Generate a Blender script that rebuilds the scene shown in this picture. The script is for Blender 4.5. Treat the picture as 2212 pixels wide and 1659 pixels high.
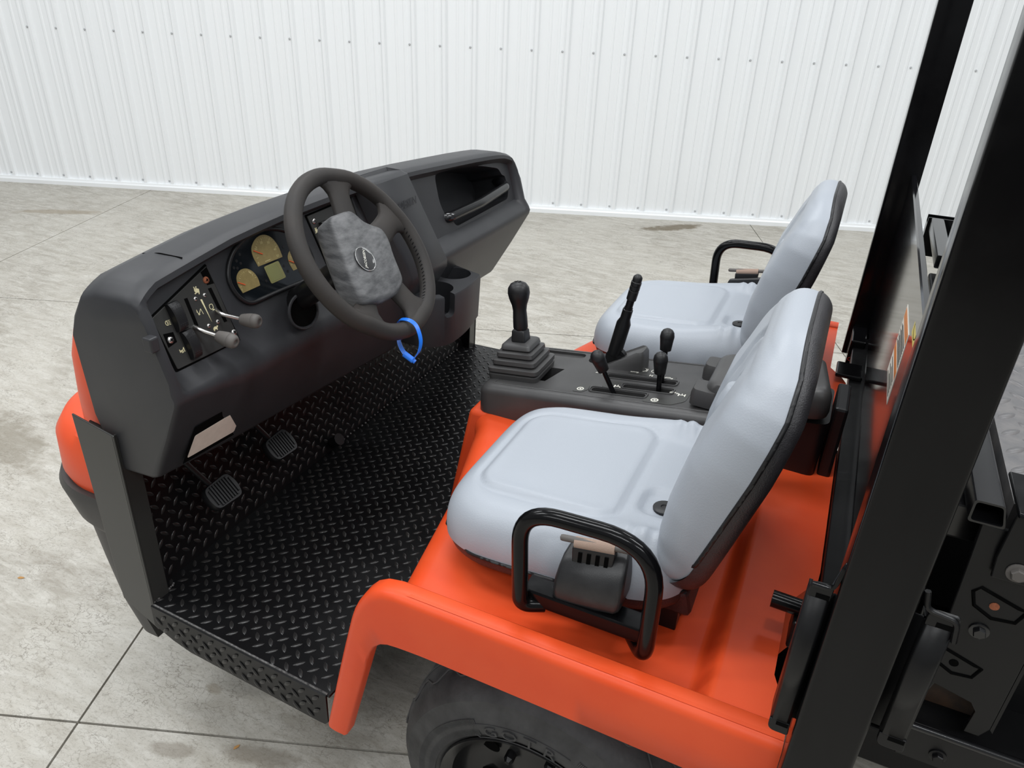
import bpy, bmesh, math, random
import numpy as np
from mathutils import Vector, Matrix
random.seed(7); rng = np.random.default_rng(7)
PI = math.pi
scene = bpy.context.scene
for o in list(bpy.data.objects): bpy.data.objects.remove(o)
C = scene.collection

# ------------------------------------------------------------------ camera, world, lights, exposure
# axes: X rearwards of the vehicle, Y towards its far side, Z up (metres)
def make_camera():
    f, p, yaw, roll = 1600.0, math.radians(28.3), math.radians(23.7), math.radians(2.4)
    F = Vector((-math.sin(yaw)*math.cos(p), math.cos(yaw)*math.cos(p), -math.sin(p)))
    R = Vector((math.cos(yaw), math.sin(yaw), 0)); U = R.cross(F)
    R2 = math.cos(roll)*R + math.sin(roll)*U; U2 = -math.sin(roll)*R + math.cos(roll)*U
    cd = bpy.data.cameras.new('camera'); cd.sensor_fit = 'HORIZONTAL'; cd.sensor_width = 36.0
    cd.lens = f/2212*36.0; cd.clip_start = 0.02; cd.clip_end = 200
    co = bpy.data.objects.new('camera', cd); C.objects.link(co)
    m = Matrix((R2, U2, -F)).transposed().to_4x4(); m.translation = (0, 0, 1.62)
    co.matrix_world = m; scene.camera = co
make_camera()

scene.view_settings.view_transform = 'Standard'
scene.view_settings.look = 'None'
scene.view_settings.gamma = 1.0
scene.view_settings.use_curve_mapping = False
scene.view_settings.exposure = 0.0

w = bpy.data.worlds.new('world'); scene.world = w; w.use_nodes = True
bgn = w.node_tree.nodes['Background']
bgn.inputs[0].default_value = (0.93, 0.97, 1.0, 1); bgn.inputs[1].default_value = 0.34

def area(name, loc, rot, sx, sy, power, col=(0.965, 0.985, 1.0)):
    l = bpy.data.lights.new(name, 'AREA'); l.shape = 'RECTANGLE'; l.size = sx; l.size_y = sy
    l.energy = power; l.color = col
    o = bpy.data.objects.new(name, l); C.objects.link(o); o.location = loc; o.rotation_euler = rot
    return o
WA = math.radians(20.3)                      # the hall's wall runs at this angle to the vehicle
wt = Vector((math.cos(WA), math.sin(WA), 0)); wn = Vector((-math.sin(WA), math.cos(WA), 0))
def hall(t, n, z=0.0): return wt*t + wn*n + Vector((0, 0, z))
# rows of strip lamps under the hall roof
for i, n in enumerate((-2.6, 0.8, 3.6)):
    for j, t in enumerate((-4.2, -0.6, 3.0)):
        area('hall_lamp', hall(t, n, 4.6), (0, 0, WA), 2.4, 0.35, 74)

# ------------------------------------------------------------------ materials
def nodes_of(m): return m.node_tree.nodes, m.node_tree.links
def mat(name, col, rough=0.5, metal=0.0, spec=0.5, coat=0.0, bump=0.0, bscale=400.0, var=0.0, vscale=12.0, col2=None, rvar=0.0, detail=3.0, stretch=None):
    m = bpy.data.materials.new(name); m.use_nodes = True
    N, L = nodes_of(m); b = N['Principled BSDF']
    b.inputs['Base Color'].default_value = (*col, 1); b.inputs['Roughness'].default_value = rough
    b.inputs['Metallic'].default_value = metal; b.inputs['Specular IOR Level'].default_value = spec
    b.inputs['Coat Weight'].default_value = coat; b.inputs['Coat Roughness'].default_value = 0.05
    tc = N.new('ShaderNodeTexCoord'); src = tc.outputs['Object']
    if stretch:
        mp = N.new('ShaderNodeMapping'); mp.inputs['Scale'].default_value = stretch
        L.new(src, mp.inputs['Vector']); src = mp.outputs['Vector']
    if var or rvar:
        n = N.new('ShaderNodeTexNoise'); n.inputs['Scale'].default_value = vscale; n.inputs['Detail'].default_value = 8; n.inputs['Roughness'].default_value = 0.62
        L.new(src, n.inputs['Vector'])
        r = N.new('ShaderNodeMapRange'); r.inputs['From Min'].default_value = 0.35; r.inputs['From Max'].default_value = 0.7
        L.new(n.outputs['Fac'], r.inputs['Value'])
        if var:
            mx = N.new('ShaderNodeMix'); mx.data_type = 'RGBA'
            c2 = col2 or tuple(min(1, c*(1+var)) for c in col)
            mx.inputs['A'].default_value = (*col, 1); mx.inputs['B'].default_value = (*c2, 1)
            L.new(r.outputs['Result'], mx.inputs['Factor']); L.new(mx.outputs['Result'], b.inputs['Base Color'])
        if rvar:
            q = N.new('ShaderNodeMapRange'); q.inputs['To Min'].default_value = rough; q.inputs['To Max'].default_value = rough+rvar
            L.new(r.outputs['Result'], q.inputs['Value']); L.new(q.outputs['Result'], b.inputs['Roughness'])
    if bump:
        n2 = N.new('ShaderNodeTexNoise'); n2.inputs['Scale'].default_value = bscale; n2.inputs['Detail'].default_value = detail
        L.new(src, n2.inputs['Vector'])
        bp = N.new('ShaderNodeBump'); bp.inputs['Strength'].default_value = bump; bp.inputs['Distance'].default_value = 0.002
        L.new(n2.outputs['Fac'], bp.inputs['Height']); L.new(bp.outputs['Normal'], b.inputs['Normal'])
    return m

M = {}
M['wall'] = mat('white_painted_steel', (0.86, 0.88, 0.89), 0.32, bump=0.03, bscale=900)
M['joint'] = mat('joint_dirt', (0.085, 0.068, 0.05), 0.95, var=0.8, vscale=40)
M['dash'] = mat('charcoal_moulded_plastic', (0.024, 0.025, 0.028), 0.46, spec=0.4, bump=0.10, bscale=1500, var=0.35, vscale=9, col2=(0.031, 0.031, 0.034))
M['console'] = mat('grey_black_console_plastic', (0.038, 0.037, 0.037), 0.42, bump=0.08, bscale=1500, var=0.3, vscale=14)
M['orange'] = mat('orange_moulded_plastic', (0.70, 0.066, 0.014), 0.36, spec=0.32, bump=0.03, bscale=700, var=0.2, vscale=6, col2=(0.74, 0.088, 0.024), rvar=0.12)
M['gloss'] = mat('gloss_black_paint', (0.0035, 0.0035, 0.004), 0.12, spec=0.22, bump=0.012, bscale=90, rvar=0.12, vscale=18)
M['panelgloss'] = mat('polished_black_panel', (0.004, 0.004, 0.005), 0.09, spec=0.36)
M['glossup'] = mat('gloss_black_paint_brighter', (0.008, 0.008, 0.009), 0.2, spec=0.6)  # brighter copy of the gloss black, for parts that look lit by reflections
M['rustdark'] = mat('dark_rusty_steel', (0.016, 0.010, 0.007), 0.6, var=2.0, vscale=30, col2=(0.055, 0.026, 0.012))
M['satin'] = mat('satin_black_steel', (0.006, 0.006, 0.0065), 0.28, spec=0.28, bump=0.02, bscale=300, rvar=0.15, vscale=15)
M['post'] = mat('grey_black_post_paint', (0.030, 0.030, 0.028), 0.30, bump=0.02, bscale=300)
M['black'] = mat('black_plastic', (0.009, 0.009, 0.010), 0.42, spec=0.4, bump=0.03, bscale=900)
M['hole'] = mat('deep_black', (0.002, 0.002, 0.002), 0.85, spec=0.05)
M['plate'] = mat('black_tread_plate', (0.0055, 0.0055, 0.006), 0.26, spec=0.22, bump=0.03, bscale=260, rvar=0.14, vscale=10)
M['lug'] = mat('worn_black_lug', (0.011, 0.011, 0.012), 0.28, spec=0.4, var=1.2, vscale=14, col2=(0.028, 0.026, 0.024))
M['bedplate'] = mat('grey_bed_plate', (0.085, 0.085, 0.09), 0.4, var=0.8, vscale=25, col2=(0.16, 0.15, 0.145))
M['vinyl'] = mat('pale_grey_vinyl', (0.345, 0.372, 0.412), 0.42, bump=0.16, bscale=420, detail=6)
M['blackvinyl'] = mat('black_vinyl', (0.017, 0.016, 0.018), 0.42, bump=0.35, bscale=500, var=0.7, vscale=30)
M['wheelrubber'] = mat('worn_grey_brown_grip', (0.034, 0.0285, 0.025), 0.58, spec=0.3, bump=0.10, bscale=1100, var=0.5, vscale=9, col2=(0.024, 0.022, 0.021))
M['hub'] = mat('scuffed_grey_hub', (0.052, 0.053, 0.056), 0.45, bump=0.2, bscale=400, var=1.2, vscale=34, col2=(0.150, 0.150, 0.153), stretch=(0.7, 1, 3.0))
M['knobgrey'] = mat('dusty_grey_rubber', (0.115, 0.105, 0.097), 0.6, bump=0.05, bscale=800)
M['steel'] = mat('zinc_steel', (0.62, 0.60, 0.58), 0.3, metal=1.0, bump=0.03, bscale=200)
M['rust'] = mat('rusty_screw', (0.26, 0.085, 0.04), 0.7, metal=0.3, bump=0.4, bscale=900, var=0.6, vscale=300)
M['cream'] = mat('cream_print', (0.74, 0.68, 0.42), 0.5)
M['white'] = mat('white_print', (0.80, 0.78, 0.70), 0.5)
M['panel'] = mat('dark_panel_sheet', (0.034, 0.034, 0.032), 0.38, bump=0.03, bscale=900)
M['gaugeface'] = mat('gauge_cover', (0.006, 0.008, 0.010), 0.12)
M['dial'] = mat('amber_dial', (0.235, 0.185, 0.075), 0.35, var=0.25, vscale=90)
M['lcd'] = mat('olive_display', (0.235, 0.225, 0.090), 0.3)
M['dialprint'] = mat('dial_print', (0.52, 0.45, 0.22), 0.5)
M['needle'] = mat('red_orange_needle', (0.72, 0.11, 0.03), 0.5)
M['blue'] = mat('blue_plastic', (0.010, 0.165, 0.74), 0.35)
M['tag'] = mat('blank_beige_decal', (0.62, 0.55, 0.48), 0.5, var=0.12, vscale=60)
M['webbing'] = mat('tan_webbing', (0.36, 0.255, 0.20), 0.8, bump=0.5, bscale=1500)
M['retractor'] = mat('scuffed_black_cover', (0.014, 0.014, 0.015), 0.40, bump=0.08, bscale=500, var=1.0, vscale=40, col2=(0.024, 0.024, 0.025))
M['tyre'] = mat('dusty_tyre_rubber', (0.022, 0.022, 0.023), 0.62, bump=0.35, bscale=110, var=1.5, vscale=16, col2=(0.055, 0.055, 0.056))
M['rim'] = mat('black_rim', (0.010, 0.010, 0.010), 0.25)
M['bumper'] = mat('dark_bumper_plastic', (0.032, 0.030, 0.029), 0.5, bump=0.08, bscale=1200)
M['stick_orange'] = mat('label_orange', (0.72, 0.24, 0.05), 0.4)
M['stick_yellow'] = mat('label_yellow', (0.80, 0.66, 0.16), 0.4)
M['red'] = mat('red_marker', (0.5, 0.03, 0.02), 0.6)
M['emblem'] = mat('dark_emblem', (0.035, 0.035, 0.037), 0.25)
M['silver'] = mat('silver_foil', (0.75, 0.75, 0.74), 0.22, metal=0.9)
M['leaf'] = mat('dry_leaf', (0.42, 0.22, 0.07), 0.8)

STAINS = [(-1.20, 5.68, 0.26, 0.07, 0.75, (0.13, 0.10, 0.055), 0.9), (-2.72, 1.40, 0.26, 0.10, -0.4, (0.20, 0.175, 0.13), 0.6), (-1.765, 4.05, 0.13, 0.08, 0.2, (0.33, 0.31, 0.27), 0.6),
          (-1.14, 0.715, 0.07, 0.022, 0.35, (0.20, 0.17, 0.13), 0.6), (-0.96, 0.79, 0.09, 0.028, 0.3, (0.20, 0.17, 0.13), 0.6), (-1.19, 0.888, 0.026, 0.016, 0, (0.24, 0.20, 0.14), 0.6), (-5.3, 3.6, 0.34, 0.06, 0.5, (0.25, 0.20, 0.13), 0.6)]
def concrete():
    m = bpy.data.materials.new('trowelled_concrete'); m.use_nodes = True
    N, L = nodes_of(m); b = N['Principled BSDF']
    tc = N.new('ShaderNodeTexCoord')
    def noise(scale, detail=8, rough=0.6, st=None, dist=0.0):
        src = tc.outputs['Object']
        if st:
            mp = N.new('ShaderNodeMapping'); mp.inputs['Scale'].default_value = st; mp.inputs['Rotation'].default_value = (0, 0, 0.25)
            L.new(src, mp.inputs['Vector']); src = mp.outputs['Vector']
        n = N.new('ShaderNodeTexNoise'); n.inputs['Scale'].default_value = scale; n.inputs['Detail'].default_value = detail
        n.inputs['Roughness'].default_value = rough; n.inputs['Distortion'].default_value = dist
        L.new(src, n.inputs['Vector']); return n.outputs['Fac']
    def rng_(v, a, c, lo=0.0, hi=1.0):
        r = N.new('ShaderNodeMapRange'); r.inputs['From Min'].default_value = a; r.inputs['From Max'].default_value = c
        r.inputs['To Min'].default_value = lo; r.inputs['To Max'].default_value = hi; L.new(v, r.inputs['Value']); return r.outputs['Result']
    def mix(f, A, B):
        x = N.new('ShaderNodeMix'); x.data_type = 'RGBA'; L.new(f, x.inputs['Factor'])
        for k, s in (('A', A), ('B', B)):
            if isinstance(s, tuple): x.inputs[k].default_value = (*s, 1)
            else: L.new(s, x.inputs[k])
        return x.outputs['Result']
    big = rng_(noise(1.3, 8, 0.65, dist=0.6), 0.33, 0.68)
    c = mix(big, (0.305, 0.28, 0.235), (0.47, 0.445, 0.39))
    streak = rng_(noise(7, 9, 0.68, (1.0, 3.6, 1.0), 0.8), 0.38, 0.66)
    c = mix(streak, c, (0.54, 0.52, 0.47))
    fine = rng_(noise(60, 6, 0.7, (1.0, 2.4, 1.0), 0.5), 0.53, 0.67, 0.0, 0.5)
    c = mix(fine, c, (0.20, 0.18, 0.145))
    stain = rng_(noise(2.2, 4, 0.55), 0.62, 0.78, 0.0, 0.55)
    c = mix(stain, c, (0.24, 0.21, 0.16))
    vmap = N.new('ShaderNodeMapping'); vmap.inputs['Scale'].default_value = (1, 1.5, 1); L.new(tc.outputs['Object'], vmap.inputs['Vector'])
    wob = N.new('ShaderNodeTexNoise'); wob.inputs['Scale'].default_value = 14; wob.inputs['Detail'].default_value = 6; L.new(vmap.outputs['Vector'], wob.inputs['Vector'])
    vm = N.new('ShaderNodeMix'); vm.data_type = 'VECTOR'; vm.inputs['Factor'].default_value = 0.14; L.new(vmap.outputs['Vector'], vm.inputs['A']); L.new(wob.outputs['Color'], vm.inputs['B'])
    vo = N.new('ShaderNodeTexVoronoi'); vo.feature = 'DISTANCE_TO_EDGE'; vo.inputs['Scale'].default_value = 34; L.new(vm.outputs['Result'], vo.inputs['Vector'])
    crack = rng_(vo.outputs['Distance'], 0.0, 0.05, 1.0, 0.0)
    gate = rng_(noise(5, 6, 0.7), 0.42, 0.60, 0.0, 0.8)
    cg = N.new('ShaderNodeMath'); cg.operation = 'MULTIPLY'; L.new(crack, cg.inputs[0]); L.new(gate, cg.inputs[1])
    c = mix(cg.outputs['Value'], c, (0.17, 0.15, 0.12))
    speck = rng_(noise(230, 5, 0.75), 0.57, 0.68, 0.0, 0.7)
    c = mix(speck, c, (0.19, 0.165, 0.13))
    sep = N.new('ShaderNodeSeparateXYZ'); L.new(tc.outputs['Object'], sep.inputs[0])
    warp = noise(6, 6, 0.65); warp2 = noise(17, 5, 0.6)
    def math_(op, a, b2):
        m_ = N.new('ShaderNodeMath'); m_.operation = op
        for k, s in enumerate((a, b2)):
            if isinstance(s, (int, float)): m_.inputs[k].default_value = s
            else: L.new(s, m_.inputs[k])
        return m_.outputs[0]
    def spill(c, cx_, cy_, rx, ry, rot, col, k):
        dx, dy = math_('SUBTRACT', sep.outputs['X'], cx_), math_('SUBTRACT', sep.outputs['Y'], cy_); ca, sa = math.cos(rot), math.sin(rot)
        u = math_('DIVIDE', math_('ADD', math_('MULTIPLY', dx, ca), math_('MULTIPLY', dy, sa)), rx); v = math_('DIVIDE', math_('SUBTRACT', math_('MULTIPLY', dy, ca), math_('MULTIPLY', dx, sa)), ry)
        d = math_('ADD', math_('MULTIPLY', u, u), math_('MULTIPLY', v, v)); d = math_('ADD', d, math_('MULTIPLY', math_('SUBTRACT', warp, 0.5), 3.2)); d = math_('ADD', d, math_('MULTIPLY', math_('SUBTRACT', warp2, 0.5), 2.0))
        return mix(rng_(d, 0.5, 1.25, k, 0.0), c, col)
    for a_ in STAINS: c = spill(c, *a_)
    L.new(c, b.inputs['Base Color'])
    L.new(rng_(noise(9, 6, 0.6), 0.3, 0.7, 0.42, 0.62), b.inputs['Roughness'])
    bp = N.new('ShaderNodeBump'); bp.inputs['Strength'].default_value = 0.25; bp.inputs['Distance'].default_value = 0.004
    L.new(noise(45, 8, 0.7, (1, 2.2, 1)), bp.inputs['Height']); L.new(bp.outputs['Normal'], b.inputs['Normal'])
    return m
M['concrete'] = concrete()

# ------------------------------------------------------------------ mesh helpers
def V(*a): return Vector(a)
class B:
    def __init__(s): s.v = []; s.f = []
    def add(s, vs, fs):
        k = len(s.v); s.v += [tuple(x) for x in vs]; s.f += [tuple(i+k for i in f) for f in fs]; return s
    def hexa(s, p):      # 4 bottom + 4 top, same winding
        return s.add(p, [(3, 2, 1, 0), (4, 5, 6, 7), (0, 1, 5, 4), (1, 2, 6, 5), (2, 3, 7, 6), (3, 0, 4, 7)])
    def box(s, lo, hi):
        x0, y0, z0 = lo; x1, y1, z1 = hi
        return s.hexa([(x0, y0, z0), (x1, y0, z0), (x1, y1, z0), (x0, y1, z0), (x0, y0, z1), (x1, y0, z1), (x1, y1, z1), (x0, y1, z1)])
    def prism(s, poly, off):
        n = len(poly); off = Vector(off); p = [Vector(q) for q in poly]
        return s.add(p + [q+off for q in p], [tuple(range(n-1, -1, -1)), tuple(range(n, 2*n))] + [(i, (i+1) % n, n+(i+1) % n, n+i) for i in range(n)])
    def rings(s, R, close=True, caps=True):   # list of rings (each a list of points)
        n = len(R[0]); k = len(s.v)
        for r in R: s.v += [tuple(q) for q in r]
        for i in range(len(R)-1):
            for j in range(n if close else n-1):
                a, b2 = k+i*n+j, k+i*n+(j+1) % n
                s.f.append((a, b2, b2+n, a+n))
        if caps and close:
            s.f.append(tuple(k+j for j in range(n-1, -1, -1))); s.f.append(tuple(k+(len(R)-1)*n+j for j in range(n)))
        return s
    def tube(s, path, r, n=12, closed=False, caps=True, flat=1.0):
        P = [Vector(q) for q in path]; m = len(P)
        rr = r if isinstance(r, (list, tuple)) else [r]*m
        T = []
        for i in range(m):
            a = P[(i-1) % m] if (closed or i > 0) else P[i]; c = P[(i+1) % m] if (closed or i < m-1) else P[i]
            T.append((c-a).normalized())
        u = T[0].orthogonal().normalized(); R = []
        for i in range(m):
            u = (u - T[i]*u.dot(T[i])).normalized(); v = T[i].cross(u)
            R.append([P[i] + (u*math.cos(2*PI*j/n) + v*flat*math.sin(2*PI*j/n))*rr[i] for j in range(n)])
        if closed:
            k = len(s.v)
            for q in R: s.v += [tuple(x) for x in q]
            for i in range(m):
                for j in range(n):
                    a, b2 = k+i*n+j, k+i*n+(j+1) % n; c, d = k+((i+1) % m)*n+j, k+((i+1) % m)*n+(j+1) % n
                    s.f.append((a, b2, d, c))
            return s
        return s.rings(R, True, caps)
    def lathe(s, prof, o, axis, n=24, caps=True):   # prof: (radius, height along axis)
        o = Vector(o); ax = Vector(axis).normalized(); u = ax.orthogonal().normalized(); v = ax.cross(u)
        return s.rings([[o + ax*h + (u*math.cos(2*PI*j/n)+v*math.sin(2*PI*j/n))*r for j in range(n)] for r, h in prof], True, caps)
    def grid(s, G):
        return s.rings(G, False, False)

def mesh_from(b, name, smooth=35):
    me = bpy.data.meshes.new(name); me.from_pydata(b.v, [], b.f)
    bm = bmesh.new(); bm.from_mesh(me)
    bmesh.ops.remove_doubles(bm, verts=bm.verts, dist=1e-6)
    bmesh.ops.recalc_face_normals(bm, faces=bm.faces)
    if smooth:
        th = math.radians(smooth)
        for f in bm.faces: f.smooth = True
        for e in bm.edges:
            if len(e.link_faces) == 2 and e.calc_face_angle(0) > th: e.smooth = False
    bm.to_mesh(me); bm.free(); return me
def obj(name, b, m, parent=None, smooth=35, bevel=0.0, seg=2, label=None):
    me = mesh_from(b, name, smooth) if isinstance(b, B) else b
    if m and not me.materials: me.materials.append(M[m] if isinstance(m, str) else m)
    o = bpy.data.objects.new(name, me); C.objects.link(o)
    if parent:
        o.parent = parent
        if parent.type == 'EMPTY': o.matrix_parent_inverse = Matrix.Translation(-parent.location)
    if bevel:
        md = o.modifiers.new('bevel', 'BEVEL'); md.width = bevel; md.segments = seg; md.limit_method = 'ANGLE'; md.angle_limit = math.radians(40)
    if label: o['label'] = label
    return o
def empty(name, loc, label, cat, group=None):
    o = bpy.data.objects.new(name, None); C.objects.link(o); o.location = loc; o.empty_display_size = 0.1
    o['label'] = label; o['category'] = cat
    if group: o['group'] = group
    return o
def struct(o): o['kind'] = 'structure'; return o
def stuff(o): o['kind'] = 'stuff'; return o

def round_path(pts, r, n=6, closed=False):      # 3D polyline with rounded corners
    P = [Vector(p) for p in pts]; out = []; m = len(P)
    rr = r if isinstance(r, (list, tuple)) else [r]*m
    for i in range(m):
        if not closed and i in (0, m-1): out.append(P[i]); continue
        a, p, c = P[(i-1) % m], P[i], P[(i+1) % m]
        d1, d2 = (a-p), (c-p); l = min(rr[i], d1.length*0.49, d2.length*0.49)
        if l < 1e-6: out.append(p); continue
        s, e = p+d1.normalized()*l, p+d2.normalized()*l
        for k in range(n+1):
            t = k/n; out.append(s*(1-t)**2 + p*2*t*(1-t) + e*t*t)
    return out
def lerp(a, b, t): return a+(b-a)*t
def interp(x, xs, ys): return float(np.interp(x, xs, ys))
def sstep(x, a, b):
    t = min(1, max(0, (x-a)/(b-a))); return t*t*(3-2*t)
class Frame:                                     # local plane: e1, e2, n
    def __init__(s, o, e1, e2): s.o = Vector(o); s.e1 = Vector(e1).normalized(); s.e2 = Vector(e2).normalized(); s.n = s.e1.cross(s.e2).normalized()
    def __call__(s, a, b, c=0.0): return s.o + s.e1*a + s.e2*b + s.n*c
def circ(fr, a, b, r, n=24, c=0.0, ry=None): return [fr(a+r*math.cos(2*PI*k/n), b+(ry or r)*math.sin(2*PI*k/n), c) for k in range(n)]
def flat(b, fr, pts, h=0.0006, c=0.0): b.prism([fr(x, y, c) for x, y in pts], fr.n*h); return b
def stroke(b, fr, pts, wd, h=0.0006, c=0.0):     # drawn line of a given width
    for (x0, y0), (x1, y1) in zip(pts[:-1], pts[1:]):
        d = Vector((x1-x0, y1-y0)); l = d.length or 1e-6; d /= l; nx, ny = -d.y*wd/2, d.x*wd/2
        flat(b, fr, [(x0+nx, y0+ny), (x0-nx, y0-ny), (x1-nx, y1-ny), (x1+nx, y1+ny)], h, c)
    return b
def arc_pts(cx, cy, r, a0, a1, n=14): return [(cx+r*math.cos(lerp(a0, a1, k/n)), cy+r*math.sin(lerp(a0, a1, k/n))) for k in range(n+1)]
def text_into(b, fr, s, x, y, size, rot=0.0, h=0.0008, c=0.0, shear=0.0, sx=1.0):
    cu = bpy.data.curves.new('t', 'FONT'); cu.body = s; cu.size = size; cu.align_x = 'CENTER'; cu.align_y = 'CENTER'; cu.extrude = h/2; cu.resolution_u = 2; cu.shear = shear
    o = bpy.data.objects.new('t', cu); C.objects.link(o)
    dg = bpy.context.evaluated_depsgraph_get(); me = bpy.data.meshes.new_from_object(o.evaluated_get(dg))
    ca, sa = math.cos(rot), math.sin(rot)
    vs = [fr(x+v.co.x*sx*ca-v.co.y*sa, y+v.co.x*sx*sa+v.co.y*ca, c+v.co.z+h/2) for v in me.vertices]
    b.add(vs, [tuple(p.vertices) for p in me.polygons])
    bpy.data.objects.remove(o); bpy.data.meshes.remove(me); bpy.data.curves.remove(cu)
    return b

# ------------------------------------------------------------------ the hall: floor slabs, ribbed wall, base trim
fb = B(); fb.box((-30, -30, -0.20), (30, 30, -0.012))
floor = struct(obj('floor', fb, 'joint', smooth=0))
floor.location = (0, 0, 0)
ts = [-10.9, -8.4, -5.9, -3.44, -1.09, 1.50, 3.95, 6.4]
ns = [-3.8, -1.33, 1.115, 3.59, 6.02]
g = 0.0029
for i in range(len(ts)-1):
    for j in range(len(ns)-1):
        b = B(); q = [hall(ts[i]+g, ns[j]+g), hall(ts[i+1]-g, ns[j]+g), hall(ts[i+1]-g, ns[j+1]-g), hall(ts[i]+g, ns[j+1]-g)]
        b.hexa([p+V(0, 0, -0.0119) for p in q]+q)
        obj('concrete_slab', b, 'concrete', floor, 0)

WN = 6.0
prof = [(0.0, 0.0)]                                # one 9 inch module of the sheet: one tall rib, two low ones
mod = 0.2286
def module(x0):
    return [(x0, 0), (x0+0.058, 0), (x0+0.066, 0.004), (x0+0.078, 0.004), (x0+0.086, 0), (x0+0.122, 0), (x0+0.130, 0.004), (x0+0.142, 0.004), (x0+0.150, 0),
            (x0+0.178, 0), (x0+0.192, 0.019), (x0+0.212, 0.019), (x0+0.226, 0)]
wb = B(); wb.hexa([hall(-11.2, WN+0.03, 0), hall(4.6, WN+0.03, 0), hall(4.6, WN+0.08, 0), hall(-11.2, WN+0.08, 0), hall(-11.2, WN+0.03, 4.4), hall(4.6, WN+0.03, 4.4), hall(4.6, WN+0.08, 4.4), hall(-11.2, WN+0.08, 4.4)])
wall = struct(obj('wall_back', wb, 'wall', smooth=0))
scr = B(); T0 = -11.0
for k in range(17):
    x0 = T0+k*mod*4; pts = []
    for q in range(4): pts += module(x0+q*mod)
    pts.append((x0+4*mod, 0))
    if k < 17: pts[-1] = (x0+4*mod-0.0004, 0.0)
    b = B(); b.grid([[hall(t, WN+0.0-d, 0.045) for t, d in pts], [hall(t, WN-d, 4.4) for t, d in pts]])
    o = obj('wall_sheet', b, 'wall', wall, 20)
    for q in range(4):
        xs = x0+q*mod+0.202-0.033
        for z in (0.075, 1.2, 2.4):
            scr.lathe([(0.0088, -0.002), (0.0088, 0.0015), (0.006, 0.003), (0.0055, 0.007), (0.001, 0.0075)], hall(xs, WN, z), -wn, 8)
M['screwgrey'] = mat('screw_and_shadow_grey', (0.46, 0.47, 0.48), 0.5); stuff(obj('sheet_screws', scr, 'screwgrey', wall, 35))  # grey and size take in the small shadow around each screw head
tb = B(); pr = [(WN+0.02, 0.0), (WN-0.036, 0.0), (WN-0.036, 0.030), (WN-0.028, 0.040), (WN-0.024, 0.052), (WN+0.02, 0.052)]
tb.rings([[hall(-11.2, n, z) for n, z in pr], [hall(4.6, n, z) for n, z in pr]])
struct(obj('baseboard_back', tb, 'wall', smooth=20))

# ------------------------------------------------------------------ the vehicle
YC = 1.53
car = empty('utility_vehicle', (-0.3, YC, 0), 'orange and black open two-seat utility vehicle parked on concrete by the white ribbed wall', 'vehicle')
def mir(y): return 2*YC-y
def seg_arc(p, c, r, a0, a1, n): return [(c[0]+r*math.cos(lerp(a0, a1, k/n)), c[1]+r*math.sin(lerp(a0, a1, k/n))) for k in range(n+1)]

# --- orange seat deck (platform, raised rear step, front roll, tunnel) and fender flanges
DZ, LIP = 0.700, 0.752
def deck_front(y):
    s = abs(y-YC)
    return interp(s, [0, 0.13, 0.16, 0.45, 0.72, 0.80], [-0.715, -0.715, -0.69, -0.605, -0.555, -0.53])
def deck_rear(y): return interp(y, [0.735, 0.80, 0.86, 1.02, 1.10, 1.92, 1.99, 2.4], [0.088, 0.085, 0.062, 0.062, 0.105, 0.105, 0.062, 0.062])
def deck_z(x, y):
    z = DZ
    z += 0.044*sstep(x, -0.046, -0.014)
    d = min(y-0.735, mir(0.735)-y)
    lipw = 0.038
    rise = LIP-DZ
    if d < lipw+0.035: z = max(z, DZ + rise*(1-sstep(d, lipw*0.55, lipw+0.028)))
    return z
db = B(); ys = list(np.concatenate([np.linspace(0.745, 0.83, 14), np.linspace(0.86, mir(0.86), 52), np.linspace(mir(0.83), mir(0.745), 14)]))
G = []
for y in ys:
    xf = deck_front(y); row = []
    zb_ = 0.40 if 1.05 < y < mir(1.05) else 0.64; row.append(V(xf-0.03*(0.7-zb_)/0.3, y, zb_)); row.append(V(xf-0.005, y, zb_+0.01))
    rr = 0.045
    for k in range(7):
        a = lerp(PI, PI/2, k/6); px = xf+rr+rr*math.cos(a)
        row.append(V(px, y, deck_z(px, y)-rr+rr*math.sin(a)))
    for x in list(np.linspace(xf+rr+0.02, -0.075, 9))+list(np.linspace(-0.055, -0.005, 12))+[0.02, 0.035, 0.048]:
        row.append(V(x, y, deck_z(x, y)))
    xe = deck_rear(y)
    for t in (0.4, 0.75, 1.0): row.append(V(lerp(0.048, xe, t), y, deck_z(xe, y)))
    row.append(V(xe+0.003, y, 0.62)); G.append(row)
db.grid(G)
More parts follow.
